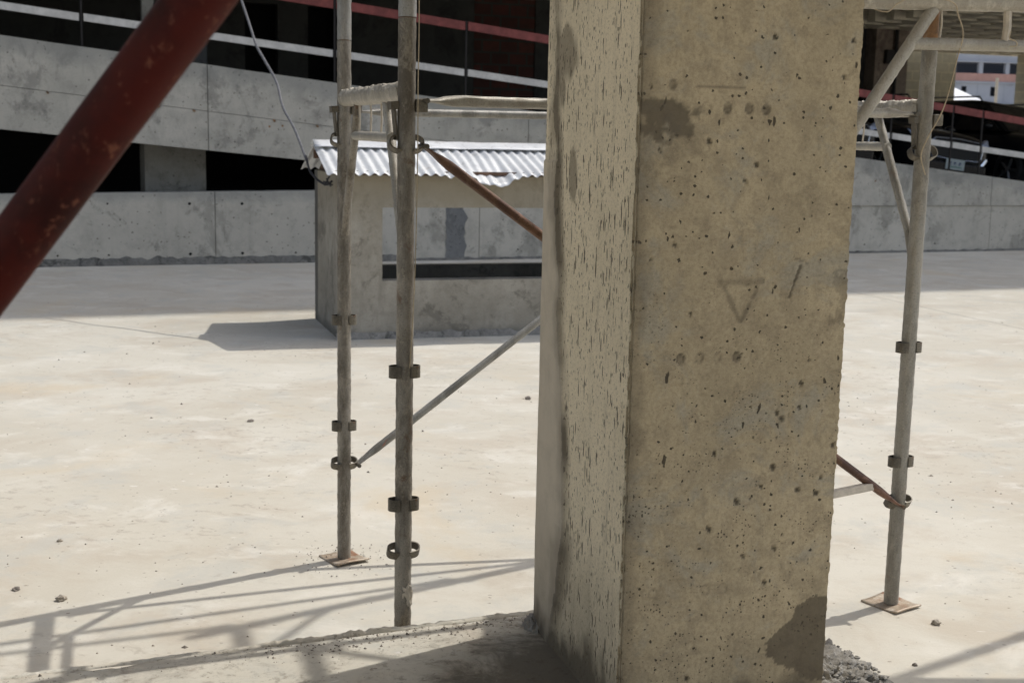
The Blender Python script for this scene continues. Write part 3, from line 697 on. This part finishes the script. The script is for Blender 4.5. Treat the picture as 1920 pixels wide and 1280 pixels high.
# corrugated roof: two slopes, sheets with their own end cut, one bent up and torn
rid = .57; 
def roof_pt(x, v, side, tear=True):
    corr = .010 * math.sin(2 * math.pi * x / .076)
    if side < 0:
        ylo = -.115 + .012 * mnoise.noise(Vector((math.floor((x + .2) / .66) * 3.3, 1, 1))) - (.02 if int((x + .2) / .66) % 2 else 0)
        y = rid + (ylo - rid) * v; z = 1.445 + (1.238 - 1.445) * v
        # bent corner of one sheet
        k = max(0, 1 - abs(x - 1.17) / .24); k2 = max(0, (v - .35) / .65)
        z -= .095 * k * k2 ** 1.3; y -= .05 * k * k2; corr *= (1 - .8 * k * k2); z += .02 * math.sin(x * 34) * k * k2
        k = max(0, 1 - abs(x - .83) / .1); z -= .02 * k * k2
    else:
        y = rid + (BD + .1 - rid) * v; z = 1.445 + (1.24 - 1.445) * v
    if x < .02: z += -.02 * max(0, mnoise.noise(Vector((x * 10, v * 7, 2)))) * v
    return (x, y, z + corr + .0012 * mnoise.noise(Vector((x * 8, y * 8, 0))))
rm = MB()
cuts = [-.10, .56, 1.30, 2.06, BW + .1]
for side in (-1, 1):
    for i, (a, b) in enumerate(zip(cuts, cuts[1:])):
        n = int((b - a + .05) / .0095)
        rm.grid(lambda u, v, a=a, b=b, i=i: tuple(c + d for c, d in zip(roof_pt(a + (b + .04 - a) * u, v, side), (0, 0, .003 * (i % 2)))), n, 14)
ro = rm.build('roof', M['zinc'], bo, True); sf = ro.modifiers.new('thick', 'SOLIDIFY'); sf.thickness = .0012
rc = MB()
for sgn in (-1, 1):
    rc.grid(lambda u, v: (-.105 + (BW + .21) * u, rid + sgn * .15 * v, 1.478 - .052 * v + .006 * mnoise.noise(Vector((u * 14, v, sgn)))), 60, 4)
o = rc.build('ridge_cap', M['zinc'], bo, True); sf = o.modifiers.new('thick', 'SOLIDIFY'); sf.thickness = .0015
# rough kicker of old mortar round its foot
kk = MB()
kk.grid(lambda u, v: (-.02 + (BW + .04) * u, -.002 - .022 * (1 - v) * (1 + mnoise.noise(Vector((u * 40, 0, 5)))), .05 * v * (1 + .6 * mnoise.noise(Vector((u * 30, 2, 2))))), 160, 3)
kk.build('foot_fillet', M['edge'], bo, True)

# overhead cable to the booth's gable
cb_ = [(-4.24, 14.55, 5.66), (-3.1, 12.62, 3.82), (-2.35, 11.37, 2.63), (-2.28, 11.20, 2.44), (-2.15, 10.97, 2.22), (-2.06, 10.84, 2.09), (-1.95, 10.66, 1.93), (-1.84, 10.46, 1.73), (-1.73, 10.26, 1.54), (-1.60, 10.04, 1.32)]
cb_ = [c for a_, b_ in zip(cb_[:3], cb_[1:3]) for c in [tuple(Vector(a_).lerp(Vector(b_), k / 8)) for k in range(8)]] + cb_[2:]
cb_ = [tuple(Vector(c) + Vector((.014 * math.sin(i * 2.3), 0, .010 * math.cos(i * 1.7)))) if 2 < i < len(cb_) - 1 else c for i, c in enumerate(cb_)]
P0 = Vector(cb_[-1])
cbo = empty('overhead_cable', P0, 0, label='wavy grey cable sagging down to the left gable of the booth roof', cat='cable')
def smooth_pts(P, n=7):
    q = []
    for i in range(len(P) - 1):
        p0, p1, p2, p3 = P[max(i-1, 0)], P[i], P[i+1], P[min(i+2, len(P)-1)]
        for k in range(n):
            t_ = k / n; q.append(.5 * ((2 * p1) + (p2 - p0) * t_ + (2 * p0 - 5 * p1 + 4 * p2 - p3) * t_ ** 2 + (3 * p1 - p0 - 3 * p2 + p3) * t_ ** 3))
    return q + [P[-1]]
MB().tube([p - P0 for p in smooth_pts([Vector(c) for c in cb_])], .0105, 8).build('cable', M['cable'], cbo, True)
MB().tube([p - P0 for p in smooth_pts([at(574, 292, 10.04), at(580, 318, 9.95), at(592, 334, 9.85), at(604, 343, 9.8), at(614, 346, 9.75), at(622, 340, 9.7)])], .009, 8).build('cable_tail', M['cabledark'], cbo, True)
kn = MB()
for a_, b_ in (((608, 348), (618, 330)), ((606, 340), (624, 347)), ((612, 334), (620, 350))):
    kn.tube([at(*a_, 9.7) - P0, at(*b_, 9.7) - P0], .006, 6)
kn.build('knot', M['cabledark'], cbo)

# ================================================================= CAR PARK BUILDING
def ptop(s): return 2.47 - .105 * s
def pbot(s):
    a = 1.485 - .088 * s
    return max(a, .815) if s < 7.7 else max(.66, .815 - (s - 7.7) * .119)
def ltop(s): return min(.79 + .0145 * max(s, -5), pbot(s) - .004)
WN = 15.1
low = empty('yard_wall', G(0, WN), TH, label='low grey concrete wall with form joints along the far side of the yard', cat='wall')
mb = MB(); js = [-14, -10.6, -7.2, -4.0, -.85, 2.275, 5.485, 8.6, 10.9, 13.37, 16.6, 19.8, 24]
for a, b in zip(js, js[1:]):
    pts = [(a + .004, -.02), (b - .004, -.02)]; n = 12
    top = [(a + .004 + (b - a - .008) * i / n, ltop(a + (b - a) * i / n) + .006 * mnoise.noise(Vector((a + i, 0, 0)))) for i in range(n, -1, -1)]
    mb.cur = 0; mb.prism(pts + top, 0, .2)
mb.cur = 0; mb.box((-14, .02, 0), (24, .18, .6))
mb.cur = 1
hs = []
for a in (-.6, -.02, .56, 1.10, 1.99, 2.58, 3.2, 3.9, 4.5, 6.0, 6.6, 7.3, 11.2, 11.8, 12.4, 14.1): 
    for z in (.69, .12):
        if z > ltop(a) - .05: continue
        if (a, z) in ((-.6, .12), (3.2, .69), (3.9, .12), (11.8, .12)): continue
        r_ = .017 if a in (1.99, 2.58) else .011
        vs = [(a, -.003, z)] + [(a + r_ * math.cos(k * .524), -.003, z + r_ * math.sin(k * .524)) for k in range(12)]
        mb.add(vs, [(0, k % 12 + 1, (k + 1) % 12 + 1) for k in range(12)])
mb.cur = 2
# patch repairs in the form of thin darker render
for a, b, z0, z1 in ((5.05, 5.30, 0, .80),):
    n = 14; L1 = [(a + .03 * mnoise.noise(Vector((k * .7, 1, 1))), z0 + (z1 - z0) * k / n) for k in range(n + 1)]; L2 = [(b + .05 * mnoise.noise(Vector((k * .5, 5, 1))), z0 + (z1 - z0) * k / n) for k in range(n + 1)]
    mb.prism([p for p in L1[::-1]][::-1] and (L1[::-1] + L2), -.005, -.001)
M['patch'] = concrete('damp_patch_render', (.2, .2, .195), (.25, .25, .24), (.13, .13, .125), 3, True)
mb.build('wall_panels', [M['wall'], M['black'], M['patch']], low)
# ragged mortar line at its foot
kb = MB(); kb.grid(lambda u, v: (-14 + 30 * u, -.004 - .03 * (1 - v) * (1 + .8 * mnoise.noise(Vector((u * 300, 0, 5)))) , (.085 if u < .62 else .03) * v * (1 + .5 * mnoise.noise(Vector((u * 260, 2, 2))))), 900, 3)
kb.build('foot_fillet', M['edgedark'], low, False)

par = empty('ramp_parapet', G(0, WN), TH, label='sloping board-marked concrete parapet of the car ramp, descending to the right', cat='parapet')
mb = MB(); mb.cur = 0
js = [-13, -9.5, -5.6, -1.9, 2.21, 6.1, 9.9, 13.33, 17.2, 22]
def pmid(s): return max(1.945 - .1 * s, pbot(s) + .08) if s < 10 else None
for a, b in zip(js, js[1:]):
    n = 10
    xs_ = [a + .004 + (b - a - .008) * i / n for i in range(n + 1)]
    tops = [(x, max(ptop(x), .82) + .008 * mnoise.noise(Vector((x * 2.2, 3, 0)))) for x in xs_]
    if b < 10:
        mb.prism([(x, pmid(x) + .003) for x in xs_] + tops[::-1], -.02, .22)
        mb.prism([(x, pbot(x)) for x in xs_] + [(x, pmid(x) - .002) for x in xs_][::-1], -.02, .22)
    else: mb.prism([(x, pbot(x)) for x in xs_] + tops[::-1], -.02, .22)
mb.cur = 1
for a in (.51, .52 + .62, 1.66, 2.05, 2.95, 3.45, 4.3, 5.4):
    z = pmid(a) - .006; mb.tube([(a, -.02, z), (a + .01, -.045, z - .015)], .012, 6)
for a, z in ((3.05, 1.58), (2.9, 1.57), (12.1, .86), (11.3, 1.0), (3.6, 1.35)):
    vs = [(a, -.023, z)] + [(a + .013 * math.cos(k * .524), -.023, z + .013 * math.sin(k * .524)) for k in range(12)]
    mb.add(vs, [(0, k % 12 + 1, (k + 1) % 12 + 1) for k in range(12)])
mb.cur = 2
def blotch(cx, cz, w_, h_, seed, y=-.025):
    pts = []
    for k in range(26):
        a = 2 * math.pi * k / 26; rr_ = 1 + .5 * mnoise.noise(Vector((math.cos(a) * 2, math.sin(a) * 2, seed)))
        pts.append((cx + w_ * rr_ * math.cos(a), cz + h_ * rr_ * math.sin(a)))
    mb.prism(pts, y, y + .004)
mb.build('parapet_panels', [M['parapet'], M['rust'], M['patch']], par)

# damp algae band on the parapet is part of its concrete: deck behind it
dk = empty('ramp_deck', G(0, WN), TH, label='sloping concrete ramp deck behind the parapet carrying the parked cars', cat='ramp')
mb = MB()
def deck(s): return 2.35 - .105 * s if s < 15.7 else .70 - .02 * (s - 15.7)
pp = [(-24, deck(-24)), (15.7, deck(15.7)), (26, deck(26))]
mb.prism([(x, z - .25) for x, z in pp] + pp[::-1], .225, 11.6)
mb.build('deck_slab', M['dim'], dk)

mp = MB().box((1.58, .7, 0), (2.28, 1.25, 2.0)); o = mp.build('under_ramp_pillar', M['pillar'], None, loc=G(0, WN)); o.rotation_euler = (0, 0, TH)
tag(o, 'square concrete pillar standing in the dark gap under the ramp', 'pillar')
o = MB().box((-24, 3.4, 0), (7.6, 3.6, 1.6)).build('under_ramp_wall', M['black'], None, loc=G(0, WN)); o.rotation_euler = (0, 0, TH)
tag(o, 'back wall deep in the gap under the ramp, its shade painted black', 'wall')

bd = empty('car_park_building', G(0, WN), TH, label='unfinished multi-storey car park block, dark inside, rising above the ramp', cat='building')
def bpart(name, mb, mat): return mb.build(name, mat, bd)
# back wall at n=22 with two dark door openings and a brick infill panel
mb = MB(); Y0, Y1 = 6.9, 7.1; zt = 3.9
for a, b in ((-24, 3.84), (4.38, 4.89), (5.38, 7.83), (8.99, 15.96)): mb.box((a, Y0, -.5), (b, Y1, zt))
for a, b in ((3.84, 4.38), (4.89, 5.38)): mb.box((a, Y0, 3.56), (b, Y1, zt)); mb.box((a, Y0, -.5), (b, Y1, deck(a) - .01))
mb.box((-24.2, .3, -.5), (-24, 7.1, zt)); mb.box((15.9, 7.11, -.5), (16.2, 11.6, zt))
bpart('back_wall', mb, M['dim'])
bpart('brick_panel', MB().box((7.84, Y0 + .02, 1.3), (8.98, Y1 - .02, zt - .01)), M['brick'])
for a, b in ((3.84, 4.38), (4.89, 5.38)): bpart('door_recess', MB().box((a - .3 if a < 4 else a - .05, Y1 + .3, .3), (b + .42 if a < 4 else b + .9, Y1 + .4, 3.9)), M['black'])
# interior pillars
mb = MB().box((1.70, 1.80, 1.6), (1.84, 1.95, zt)); bpart('pillar', mb, M['pillar'])
mb = MB().box((2.10, 1.7, 1.6), (2.46, 2.0, zt)); bpart('pillar', mb, M['dim'])
mb = MB().box((16.22, Y0 - .1, .3), (16.62, Y1 + .2, zt)); bpart('pillar', mb, M['brownpillar'])
mb = MB().box((16.70, Y0 - .1, .3), (17.0, Y1 + .2, zt)); bpart('pillar', mb, M['brownpillar'])
bpart('drain_pipe', MB().tube([(16.66, Y0 - .17, .5), (16.66, Y0 - .17, zt)], .035, 12), M['raildark'])
bpart('junction_box', MB().box((16.42, Y0 - .2, 3.05), (16.60, Y0 - .1, 3.32)), M['raildark'])
mb = MB().box((24.0, 10.6, .3), (24.9, 11.5, zt)); bpart('pillar', mb, M['block'])
# first floor slab with ribbed soffit
mb = MB().box((-24, .3, 4.02), (28, 11.7, 4.25))
x_ = 15.6
bpart('floor_slab', mb, M['soffit'])
mb = MB()
for i in range(18):
    y = 2.2 + i * .55; mb.box((15.2, y, 3.72), (28, y + .22, 4.016))
for i in range(16):
    x = 15.8 + i * .8; mb.box((x, 2.6, 3.722), (x + .26, 11.6, 4.012))
mb.box((15.1, 11.3, 3.78), (28, 11.7, 4.014)); bpart('soffit_ribs', mb, M['soffit'])
# upper storeys (above the picture, they shade the strip of yard along the wall)
mb = MB()
for k in range(8):
    z = 4.26 + k * 2.78; mb.box((-25, .5, z), (42, 11.2, z + 2.38)); mb.box((-25.1, 0, z + 2.39), (42.1, 11.4, z + 2.78 - .01))
bpart('upper_storeys', mb, M['far'])

# guard rail along the ramp: white lower bar, red upper bar, thin dark posts
gr = empty('guard_rail', G(0, WN), TH, label='ramp guard rail with white lower bar and faded red upper bar on thin dark posts', cat='railing')
wz = lambda s: 2.785 - .1005 * s + .02 * math.sin(max(0, min(1, (s - 1) / 11)) * math.pi) * .6
rz_ = lambda s: 3.35 - .098 * s - .0010 * s * s * .6
posts = [-11, -8.4, -5.6, -2.9, -1.0, .89, 3.69, 5.31, 7.2, 9.2, 11.59, 12.64, 13.17, 15.6, 18.4, 21]
for a, b in zip(posts, posts[1:]):
    mb = MB().add([(x + dx, y, z + h) for x, z, dx in ((a, wz(a), .025), (b, wz(b), -.025)) for y, h in ((.08, -.04), (.12, -.04), (.12, .04), (.08, .04))],
                  [(0, 1, 2, 3), (7, 6, 5, 4), (0, 4, 5, 1), (1, 5, 6, 2), (2, 6, 7, 3), (3, 7, 4, 0)]); mb.build('white_bar', M['railwhite'], gr)
    mb = MB().add([(x + dx, y, z + h) for x, z, dx in ((a, rz_(a), .02), (b, rz_(b), -.02)) for y, h in ((.08, -.05), (.12, -.05), (.12, .05), (.08, .05))],
                  [(0, 1, 2, 3), (7, 6, 5, 4), (0, 4, 5, 1), (1, 5, 6, 2), (2, 6, 7, 3), (3, 7, 4, 0)]); mb.build('red_bar', M['railred'], gr)
for s in posts: MB().box((s - .010, .09, ptop(s) - .05 if s < 15 else .8), (s + .010, .11, rz_(s) + .06)).build('rail_post', M['raildark'], gr)

# ================================================================= PARKED CARS
def make_suv():
    root = empty('parked_suv', (0, 0, 0), 0, cat='car', group='dark cars parked on the ramp')
    # local: x forward, y left, z up
    W2 = .93
    prof = [  # x, half width, belly z, shoulder z
        (2.30, .62, .42, .78), (2.22, .82, .34, .92), (2.0, .90, .28, 1.00), (1.5, W2, .24, 1.05), (.9, W2, .24, 1.10), (0, W2, .24, 1.12), (-1.2, W2, .26, 1.14), (-2.0, .90, .30, 1.12), (-2.3, .78, .42, 1.02)]
    mb = MB(); sec = []
    for x, hw, zb, zs_ in prof:
        sec.append([(x, -hw * .86, zb), (x, -hw, zb + .16), (x, -hw, (zb + zs_) / 2 + .05), (x, -hw * .93, zs_ - .04), (x, -hw * .70, zs_ + .025), (x, 0, zs_ + .05), (x, hw * .70, zs_ + .025), (x, hw * .93, zs_ - .04), (x, hw, (zb + zs_) / 2 + .05), (x, hw, zb + .16), (x, hw * .86, zb)])
    K = len(sec[0]); vs = [p for s_ in sec for p in s_]; fs = [(i*K+k, i*K+(k+1) % K, (i+1)*K+(k+1) % K, (i+1)*K+k) for i in range(len(sec) - 1) for k in range(K)]
    fs += [tuple(range(K - 1, -1, -1)), tuple((len(sec) - 1) * K + k for k in range(K))]
    mb.add(vs, fs); body = mb.build('body', M['carpaint'], root, True); ss = body.modifiers.new('s', 'SUBSURF'); ss.levels = 2; ss.render_levels = 2
    # cabin glass and roof
    def cab(zlo, zhi, pts_lo, pts_hi, name, mat):
        mb = MB(); lo = [(x, y * sgn, zlo + (z if z else 0)) for x, y, z in pts_lo for sgn in (1,)]
        return mb
    gl = MB(); ring = lambda z, xf, xb, hw, r: [(xf, -hw + r, z), (xf, hw - r, z), (xf - r, hw, z), (xb + r, hw, z), (xb, hw - r, z), (xb, -hw + r, z), (xb + r, -hw, z), (xf - r, -hw, z)]
    rs = [ring(1.10, 1.12, -2.18, .86, .14), ring(1.38, .70, -2.10, .79, .14), ring(1.66, .24, -1.98, .70, .14)]
    vs = [p for r_ in rs for p in r_]; fs = [(i*8+k, i*8+(k+1) % 8, (i+1)*8+(k+1) % 8, (i+1)*8+k) for i in range(2) for k in range(8)]; gl.add(vs, [tuple(f) for f in fs]); gl.build('windows', M['glass'], root)
    rf_ = MB(); rs = [ring(1.655, .26, -2.02, .715, .14), ring(1.70, .18, -2.0, .68, .14), ring(1.745, -.15, -1.8, .5, .14), ring(1.76, -.6, -1.4, .2, .1)]
    vs = [p for r_ in rs for p in r_]; fs = [(i*8+k, i*8+(k+1) % 8, (i+1)*8+(k+1) % 8, (i+1)*8+k) for i in range(3) for k in range(8)] + [tuple(24 + k for k in range(8))]; rf_.add(vs, fs); rf_.build('roof', M['carpaint'], root, True)
    for sgn in (-1, 1):
        MB().tube([(.1, sgn * .60, 1.70), (.0, sgn * .60, 1.79), (-1.7, sgn * .60, 1.79), (-1.8, sgn * .60, 1.70)], .018, 8).build('roof_rail', M['chrome'], root, True)
        MB().add([(1.12, sgn * .84, 1.10), (1.16, sgn * .78, 1.12), (.28, sgn * .66, 1.67), (.22, sgn * .72, 1.66)], [(0, 1, 2, 3)]).build('pillar_trim', M['carpaint'], root)
        mi_ = MB(); lump(mi_, 0, 0, 0, .09, .11, .075, 3, 16, 10, .05); mi_.build('side_mirror', M['carpaint'], root, True, loc=(.85, sgn * 1.02, 1.17))
        hl = MB(); hl.add([(2.16, sgn * .83, .86), (2.285, sgn * .58, .80), (2.30, sgn * .56, .87), (2.05, sgn * .88, .97)] + [(2.10, sgn * .80, .86), (2.2, sgn * .58, .80), (2.2, sgn * .56, .87), (2.0, sgn * .85, .97)],
                          [(0, 1, 2, 3), (4, 7, 6, 5), (0, 4, 5, 1), (1, 5, 6, 2), (2, 6, 7, 3), (3, 7, 4, 0)]); hl.build('headlight', M['lamp'], root)
        fg = MB(); fg.add([(2.30 - .0, sgn * .62, .44), (2.30, sgn * .56, .46), (2.26, sgn * .72, .63), (2.25, sgn * .77, .61)] + [(2.2, sgn * .62, .44), (2.2, sgn * .56, .46), (2.16, sgn * .72, .63), (2.15, sgn * .77, .61)],
                          [(0, 1, 2, 3), (4, 7, 6, 5), (0, 4, 5, 1), (1, 5, 6, 2), (2, 6, 7, 3), (3, 7, 4, 0)]); fg.build('fog_light_trim', M['chrome'], root)
        for x in (1.45, -1.45):
            wr = empty('wheel', (0, 0, 0)); del wr
    # grille with chrome outline
    MB().box((2.20, -.50, .50), (2.325, .50, .86)).build('grille', M['cartrim'], root, False, .02)
    fr_ = MB().tube([(2.34, -.54, .60), (2.34, -.56, .80), (2.33, -.48, .875), (2.345, 0, .895), (2.33, .48, .875), (2.34, .56, .80), (2.34, .54, .60)], .013, 8); fr_.build('grille_frame', M['chrome'], root, True)
    MB().tube([(2.33, -.52, .56), (2.345, 0, .535), (2.33, .52, .56)], .010, 8).build('grille_frame', M['chrome'], root, True)
    lump(e := MB(), 0, 0, 0, .012, .055, .048, 4, 16, 10, .02); e.build('emblem', M['chrome'], root, True, loc=(2.345, 0, .79))
    MB().box((2.16, -.70, .28), (2.34, .70, .50)).build('bumper', M['carpaint'], root, False, .04)
    pl = MB(); pl.box((2.345, -.20, .37), (2.355, .20, .55)).build('license_plate', M['numplate'], root)
    plate = kids(root)[-1]
    return root
suv = make_suv()
for o_ in [c for c in bpy.data.objects if c.type == 'EMPTY' and c.name.startswith('wheel')]: bpy.data.objects.remove(o_)
for c in kids(suv):
    if c.name.startswith('license_plate'): plate = c
def text_mesh(body, size, mat, parent, loc, rot, name='lettering', ext=.0015):
    cu_ = bpy.data.curves.new(name, 'FONT'); cu_.body = body; cu_.size = size; cu_.extrude = ext; cu_.align_x = 'CENTER'; cu_.align_y = 'CENTER'
    o = bpy.data.objects.new(name, cu_); col.objects.link(o); dg = bpy.context.evaluated_depsgraph_get(); dg.update()
    me = bpy.data.meshes.new_from_object(o.evaluated_get(dg)); bpy.data.objects.remove(o)
    me.materials.append(mat); o = bpy.data.objects.new(name, me); col.objects.link(o); o.parent = parent; o.location = loc; o.rotation_euler = rot; return o
MB().box((2.3555, -.15, .405), (2.3575, .15, .425)).build('plate_band', M['plategreen'], plate)
# blurred dark marks of the plate's characters, too soft in the photo to read
mk = MB()
for y in (.105, -.005, -.10): 
    mk.box((2.3556, y - .03, .445), (2.3576, y - .012, .50)); mk.box((2.3556, y - .008, .445), (2.3576, y + .018, .455)); mk.box((2.3556, y - .008, .475), (2.3576, y + .018, .50))
mk.build('plate_marks', M['platetext'], plate)
def add_wheel(x, sgn):
    wr = MB(); y = sgn * .84
    def fn(u, v):
        a = 2 * math.pi * u; prof_ = [(.24, -.1), (.33, -.11), (.365, -.08), (.365, .08), (.33, .11), (.24, .1)]; r_, yy = prof_[min(5, int(round(v * 5)))]
        return (x + r_ * math.cos(a), y + yy, .365 + r_ * math.sin(a))
    wr.grid(fn, 28, 6, True); wh = wr.build('wheel', M['cartrim'], suv, True)
    rm_ = MB()
    for k in range(5):
        a = 2 * math.pi * k / 5
        rm_.tube([(x, y + sgn * .08, .365), (x + .22 * math.cos(a), y + sgn * .07, .365 + .22 * math.sin(a))], .03, 6)
    rm_.tube([(x, y - sgn * .02, .365), (x, y + sgn * .03, .365)], .235, 24); rm_.build('rim', M['rim'], wh, True)
for x in (1.45, -1.42):
    for sg in (1, -1): add_wheel(x, sg)
def put_suv(o, s, n, z, label):
    o['label'] = label
    fwd = -EN; up = (Vector((0, 0, 1)) + EX * .105).normalized(); fwd = fwd.normalized(); left = up.cross(fwd).normalized(); up = fwd.cross(left)
    mm_ = Matrix((fwd, left, up)).transposed().to_4x4(); mm_.translation = G(s, n, z); o.matrix_world = mm_
suvb = copy_tree(suv)
put_suv(suv, 15.38, 20.75, .71, 'black parked car with chrome grille and number plate, right of the right scaffold post')
put_suv(suvb, 18.45, 20.95, .60, 'black parked car at the right edge, only its dark roof and windscreen in view')
suvc = copy_tree(suv); put_suv(suvc, 13.0, 20.75, .98, 'dark parked car mostly hidden behind the column and the diagonal pipe')

# ================================================================= BEYOND THE CAR PARK
bw = empty('block_wall', G(0, 27.6), TH, label='sandcrete block wall beyond the car park between the right post and the pale building', cat='wall')
MB().box((19.5, 0, 0), (22.95, .23, 3.92)).build('blockwork', M['block'], bw)
MB().box((19.5, -.01, 3.925), (22.0, .24, 4.0)).build('coping', M['dim'], bw)
fb = empty('distant_building', at(1760, 400, 215) * 1.0, R(10), label='pale distant concrete frame building with dark openings and faded red infill', cat='building')
fb.location.z = -2
D = MB()
nfl = 10; W_ = 34
for k in range(nfl + 1): D.box((-4, 0, k * 3.3 - .25), (W_, 9, k * 3.3))
for i in range(9): 
    for k in range(nfl): D.box((-4 + i * 4.7, .3, k * 3.3 + .002), (-3.3 + i * 4.7, 1.0, (k + 1) * 3.3 - .252))
D.build('frame', M['far'], fb)
D = MB().box((-3.9, 5, 0), (W_ - .1, 5.3, nfl * 3.3)); D.build('inner_wall', M['farwin'], fb)
D = MB().box((-4, .25, 4 * 3.3 + .01), (W_, .5, 4 * 3.3 + 1.3)); 
D.build('infill', M['netting'], fb)
rr = random.Random(11)
for k in range(nfl):
    if k in (2, 4): continue
    for i in range(8):
        x = -3.3 + i * 4.7 + .002; z = k * 3.3 + .002
        ww = rr.uniform(.8, 1.6); D = MB(); xa = x + ww; xb = xa + rr.uniform(.8, 1.3); x1 = x + 3.996; z1 = z + 3.046
        D.add([(px_, y_, pz_) for y_ in (.35, .6) for px_, pz_ in ((x, z), (x1, z), (x1, z1), (x, z1), (xa, z + 1), (xb, z + 1), (xb, z + 2.5), (xa, z + 2.5))],
              [(0, 1, 5, 4), (1, 2, 6, 5), (2, 3, 7, 6), (3, 0, 4, 7), (12, 13, 9, 8), (13, 14, 10, 9), (14, 15, 11, 10), (15, 12, 8, 11), (4, 5, 13, 12), (5, 6, 14, 13), (6, 7, 15, 14), (7, 4, 12, 15)])
        D.build('wall_infill', M['far'], fb)
tn = empty('white_tent', at(1800, 400, 62), R(5), label='small white tent roof showing beyond the parked cars', cat='tent'); tn.location.z = 0
mb = MB(); zt0 = 1.57 + (264 - 196) / FPX * 62; zt1 = 1.57 + (264 - 160) / FPX * 62
mb.add([(-2.2, 0, zt0), (1.1, 0, zt0), (1.1, 3, zt0), (-2.2, 3, zt0), (-.4, 1.5, zt1)], [(0, 1, 4), (1, 2, 4), (2, 3, 4), (3, 0, 4), (3, 2, 1, 0)]); mb.build('canopy', M['tent'], tn)
for x, y in ((-2.15, .05), (1.05, .05), (1.05, 2.95), (-2.15, 2.95)): MB().tube([(x, y, 0), (x, y, zt0)], .04, 8).build('leg', M['railwhite'], tn)
q = at(1866, 200, 50); o = MB().tube([(0, 0, 0), (0, 0, 1.57 + (264 - 148) / FPX * 50)], .06, 10).build('pale_pole', M['lath'], None, True, loc=(q.x, q.y, 0))
tag(o, 'pale slim pole standing in front of the distant building', 'pole')

# ================================================================= STONES AND CRUMBS
def pebble(x, y, z, r, mat, label, seed, sq=.6):
    mb = MB(); lump(mb, 0, 0, 0, r, r * .8, r * sq, seed, 20, 12, .45, 1.6); o = mb.build('pebble', mat, None, True, loc=(x, y, z + r * sq * .6)); o.rotation_euler = (0, 0, seed)
    return tag(o, label, 'pebble', 'pebbles on the ground')
pebble(-1.482, 4.135, 0, .018, M['stone'], 'pale pebble beyond the slab edge, the larger one in the lower left', 1)
pebble(-1.667, 4.226, 0, .016, M['stonedark'], 'flat dark pebble at the left edge in the lower left', 2, .35)
pebble(1.415, 4.085, 0, .016, M['stone'], 'tan pebble just right of the right post base plate', 3)
pebble(-1.399, 6.85, 0, .018, M['stonedark'], 'dark brown pebble in the middle of the pale yard left of the scaffold', 4, .4)
pebble(.103, 7.602, 0, .022, M['stonedark'], 'dark pebble on the pale yard close to the left edge of the column', 5, .45)
pebble(1.241, 3.741, 0, .008, M['stonedark'], 'tiny dark pebble near the bottom right post shadow', 6)
pebble(-1.70, 4.75, 0, .010, M['stone'], 'small pinkish pebble at the left edge above the flat dark one', 7)
gv = MB(); rr = random.Random(9)
def crumb(x, y, z, r):
    k = rr.uniform(.5, 1); a0 = rr.uniform(0, 6)
    vs = [(x + r * math.cos(a0 + i * 1.57) * rr.uniform(.6, 1.2), y + r * math.sin(a0 + i * 1.57) * rr.uniform(.5, 1), z) for i in range(4)] + [(x, y, z + r * k)]
    gv.mi and None; gv.add(vs, [(0, 1, 4), (1, 2, 4), (2, 3, 4), (3, 0, 4)])
for i in range(2600):
    x = rr.uniform(-4.2, 4.6); y = 3.7 + 8 * rr.random() ** 1.4
    if mnoise.noise(Vector((x * 1.3, y * 1.0, 0))) + .35 * rr.random() < .12: continue
    s_ = x * EX.x + y * EX.y; n_ = x * EN.x + y * EN.y
    if n_ < 3.4: continue
    gv.cur = 1 if rr.random() < .55 else 0; crumb(x, y, 0, rr.uniform(.0015, .006) * (1 + .9 * (rr.random() < .08)))
for i in range(160):   # round the plates
    c0 = FLp if i % 3 else HR; a = rr.uniform(0, 6.28); d = .06 + .14 * rr.random(); gv.cur = 1; crumb(c0.x + math.cos(a) * d, c0.y + math.sin(a) * d, .004, rr.uniform(.002, .005))
for i in range(900):   # on the slab near its edge
    s_ = rr.uniform(-1.5, 1.8); n_ = 3.31 - abs(rr.gauss(0, .09)); p = G(s_, n_, .2)
    gv.cur = 1 if rr.random() < .6 else 0; crumb(p.x, p.y, .199, rr.uniform(.0012, .004) * (1 + 1.2 * (rr.random() < .06)))
for i in range(260):   # dense crumbs near the column foot
    s_ = rr.uniform(.6, 1.35); n_ = 3.3 - abs(rr.gauss(0, .05)); p = G(s_, n_, .2)
    gv.cur = rr.random() < .6; gv.cur = int(gv.cur); crumb(p.x, p.y, .199, rr.uniform(.002, .007))
tag(gv.build('gravel', [M['stone'], M['stonedark']]), 'scattered mortar crumbs and grit on the pale concrete', 'gravel', kind='stuff')
# ragged mortar ridge running along the slab's far edge
rg = MB()
def ridge(u, v):
    s_ = -2.2 + 3.62 * u; a = math.pi * v; amp = .004 + .010 * max(0, mnoise.noise(Vector((s_ * 5, 3, 0)))) + .005 * abs(mnoise.noise(Vector((s_ * 22, 1, 0)))) + (.003 if s_ > .6 else 0)
    p = G(s_, 3.318 + .012 * math.cos(a) + .006 * mnoise.noise(Vector((s_ * 9, 0, 2))), .196 + amp * math.sin(a) * (1 + .8 * mnoise.noise(Vector((s_ * 50, a, 0))))); return tuple(p)
rg.grid(ridge, 900, 7)
tag(rg.build('mortar_ridge', M['slab'], None, True), 'thin crumbly mortar ridge along the slab edge left of the column', 'mortar')
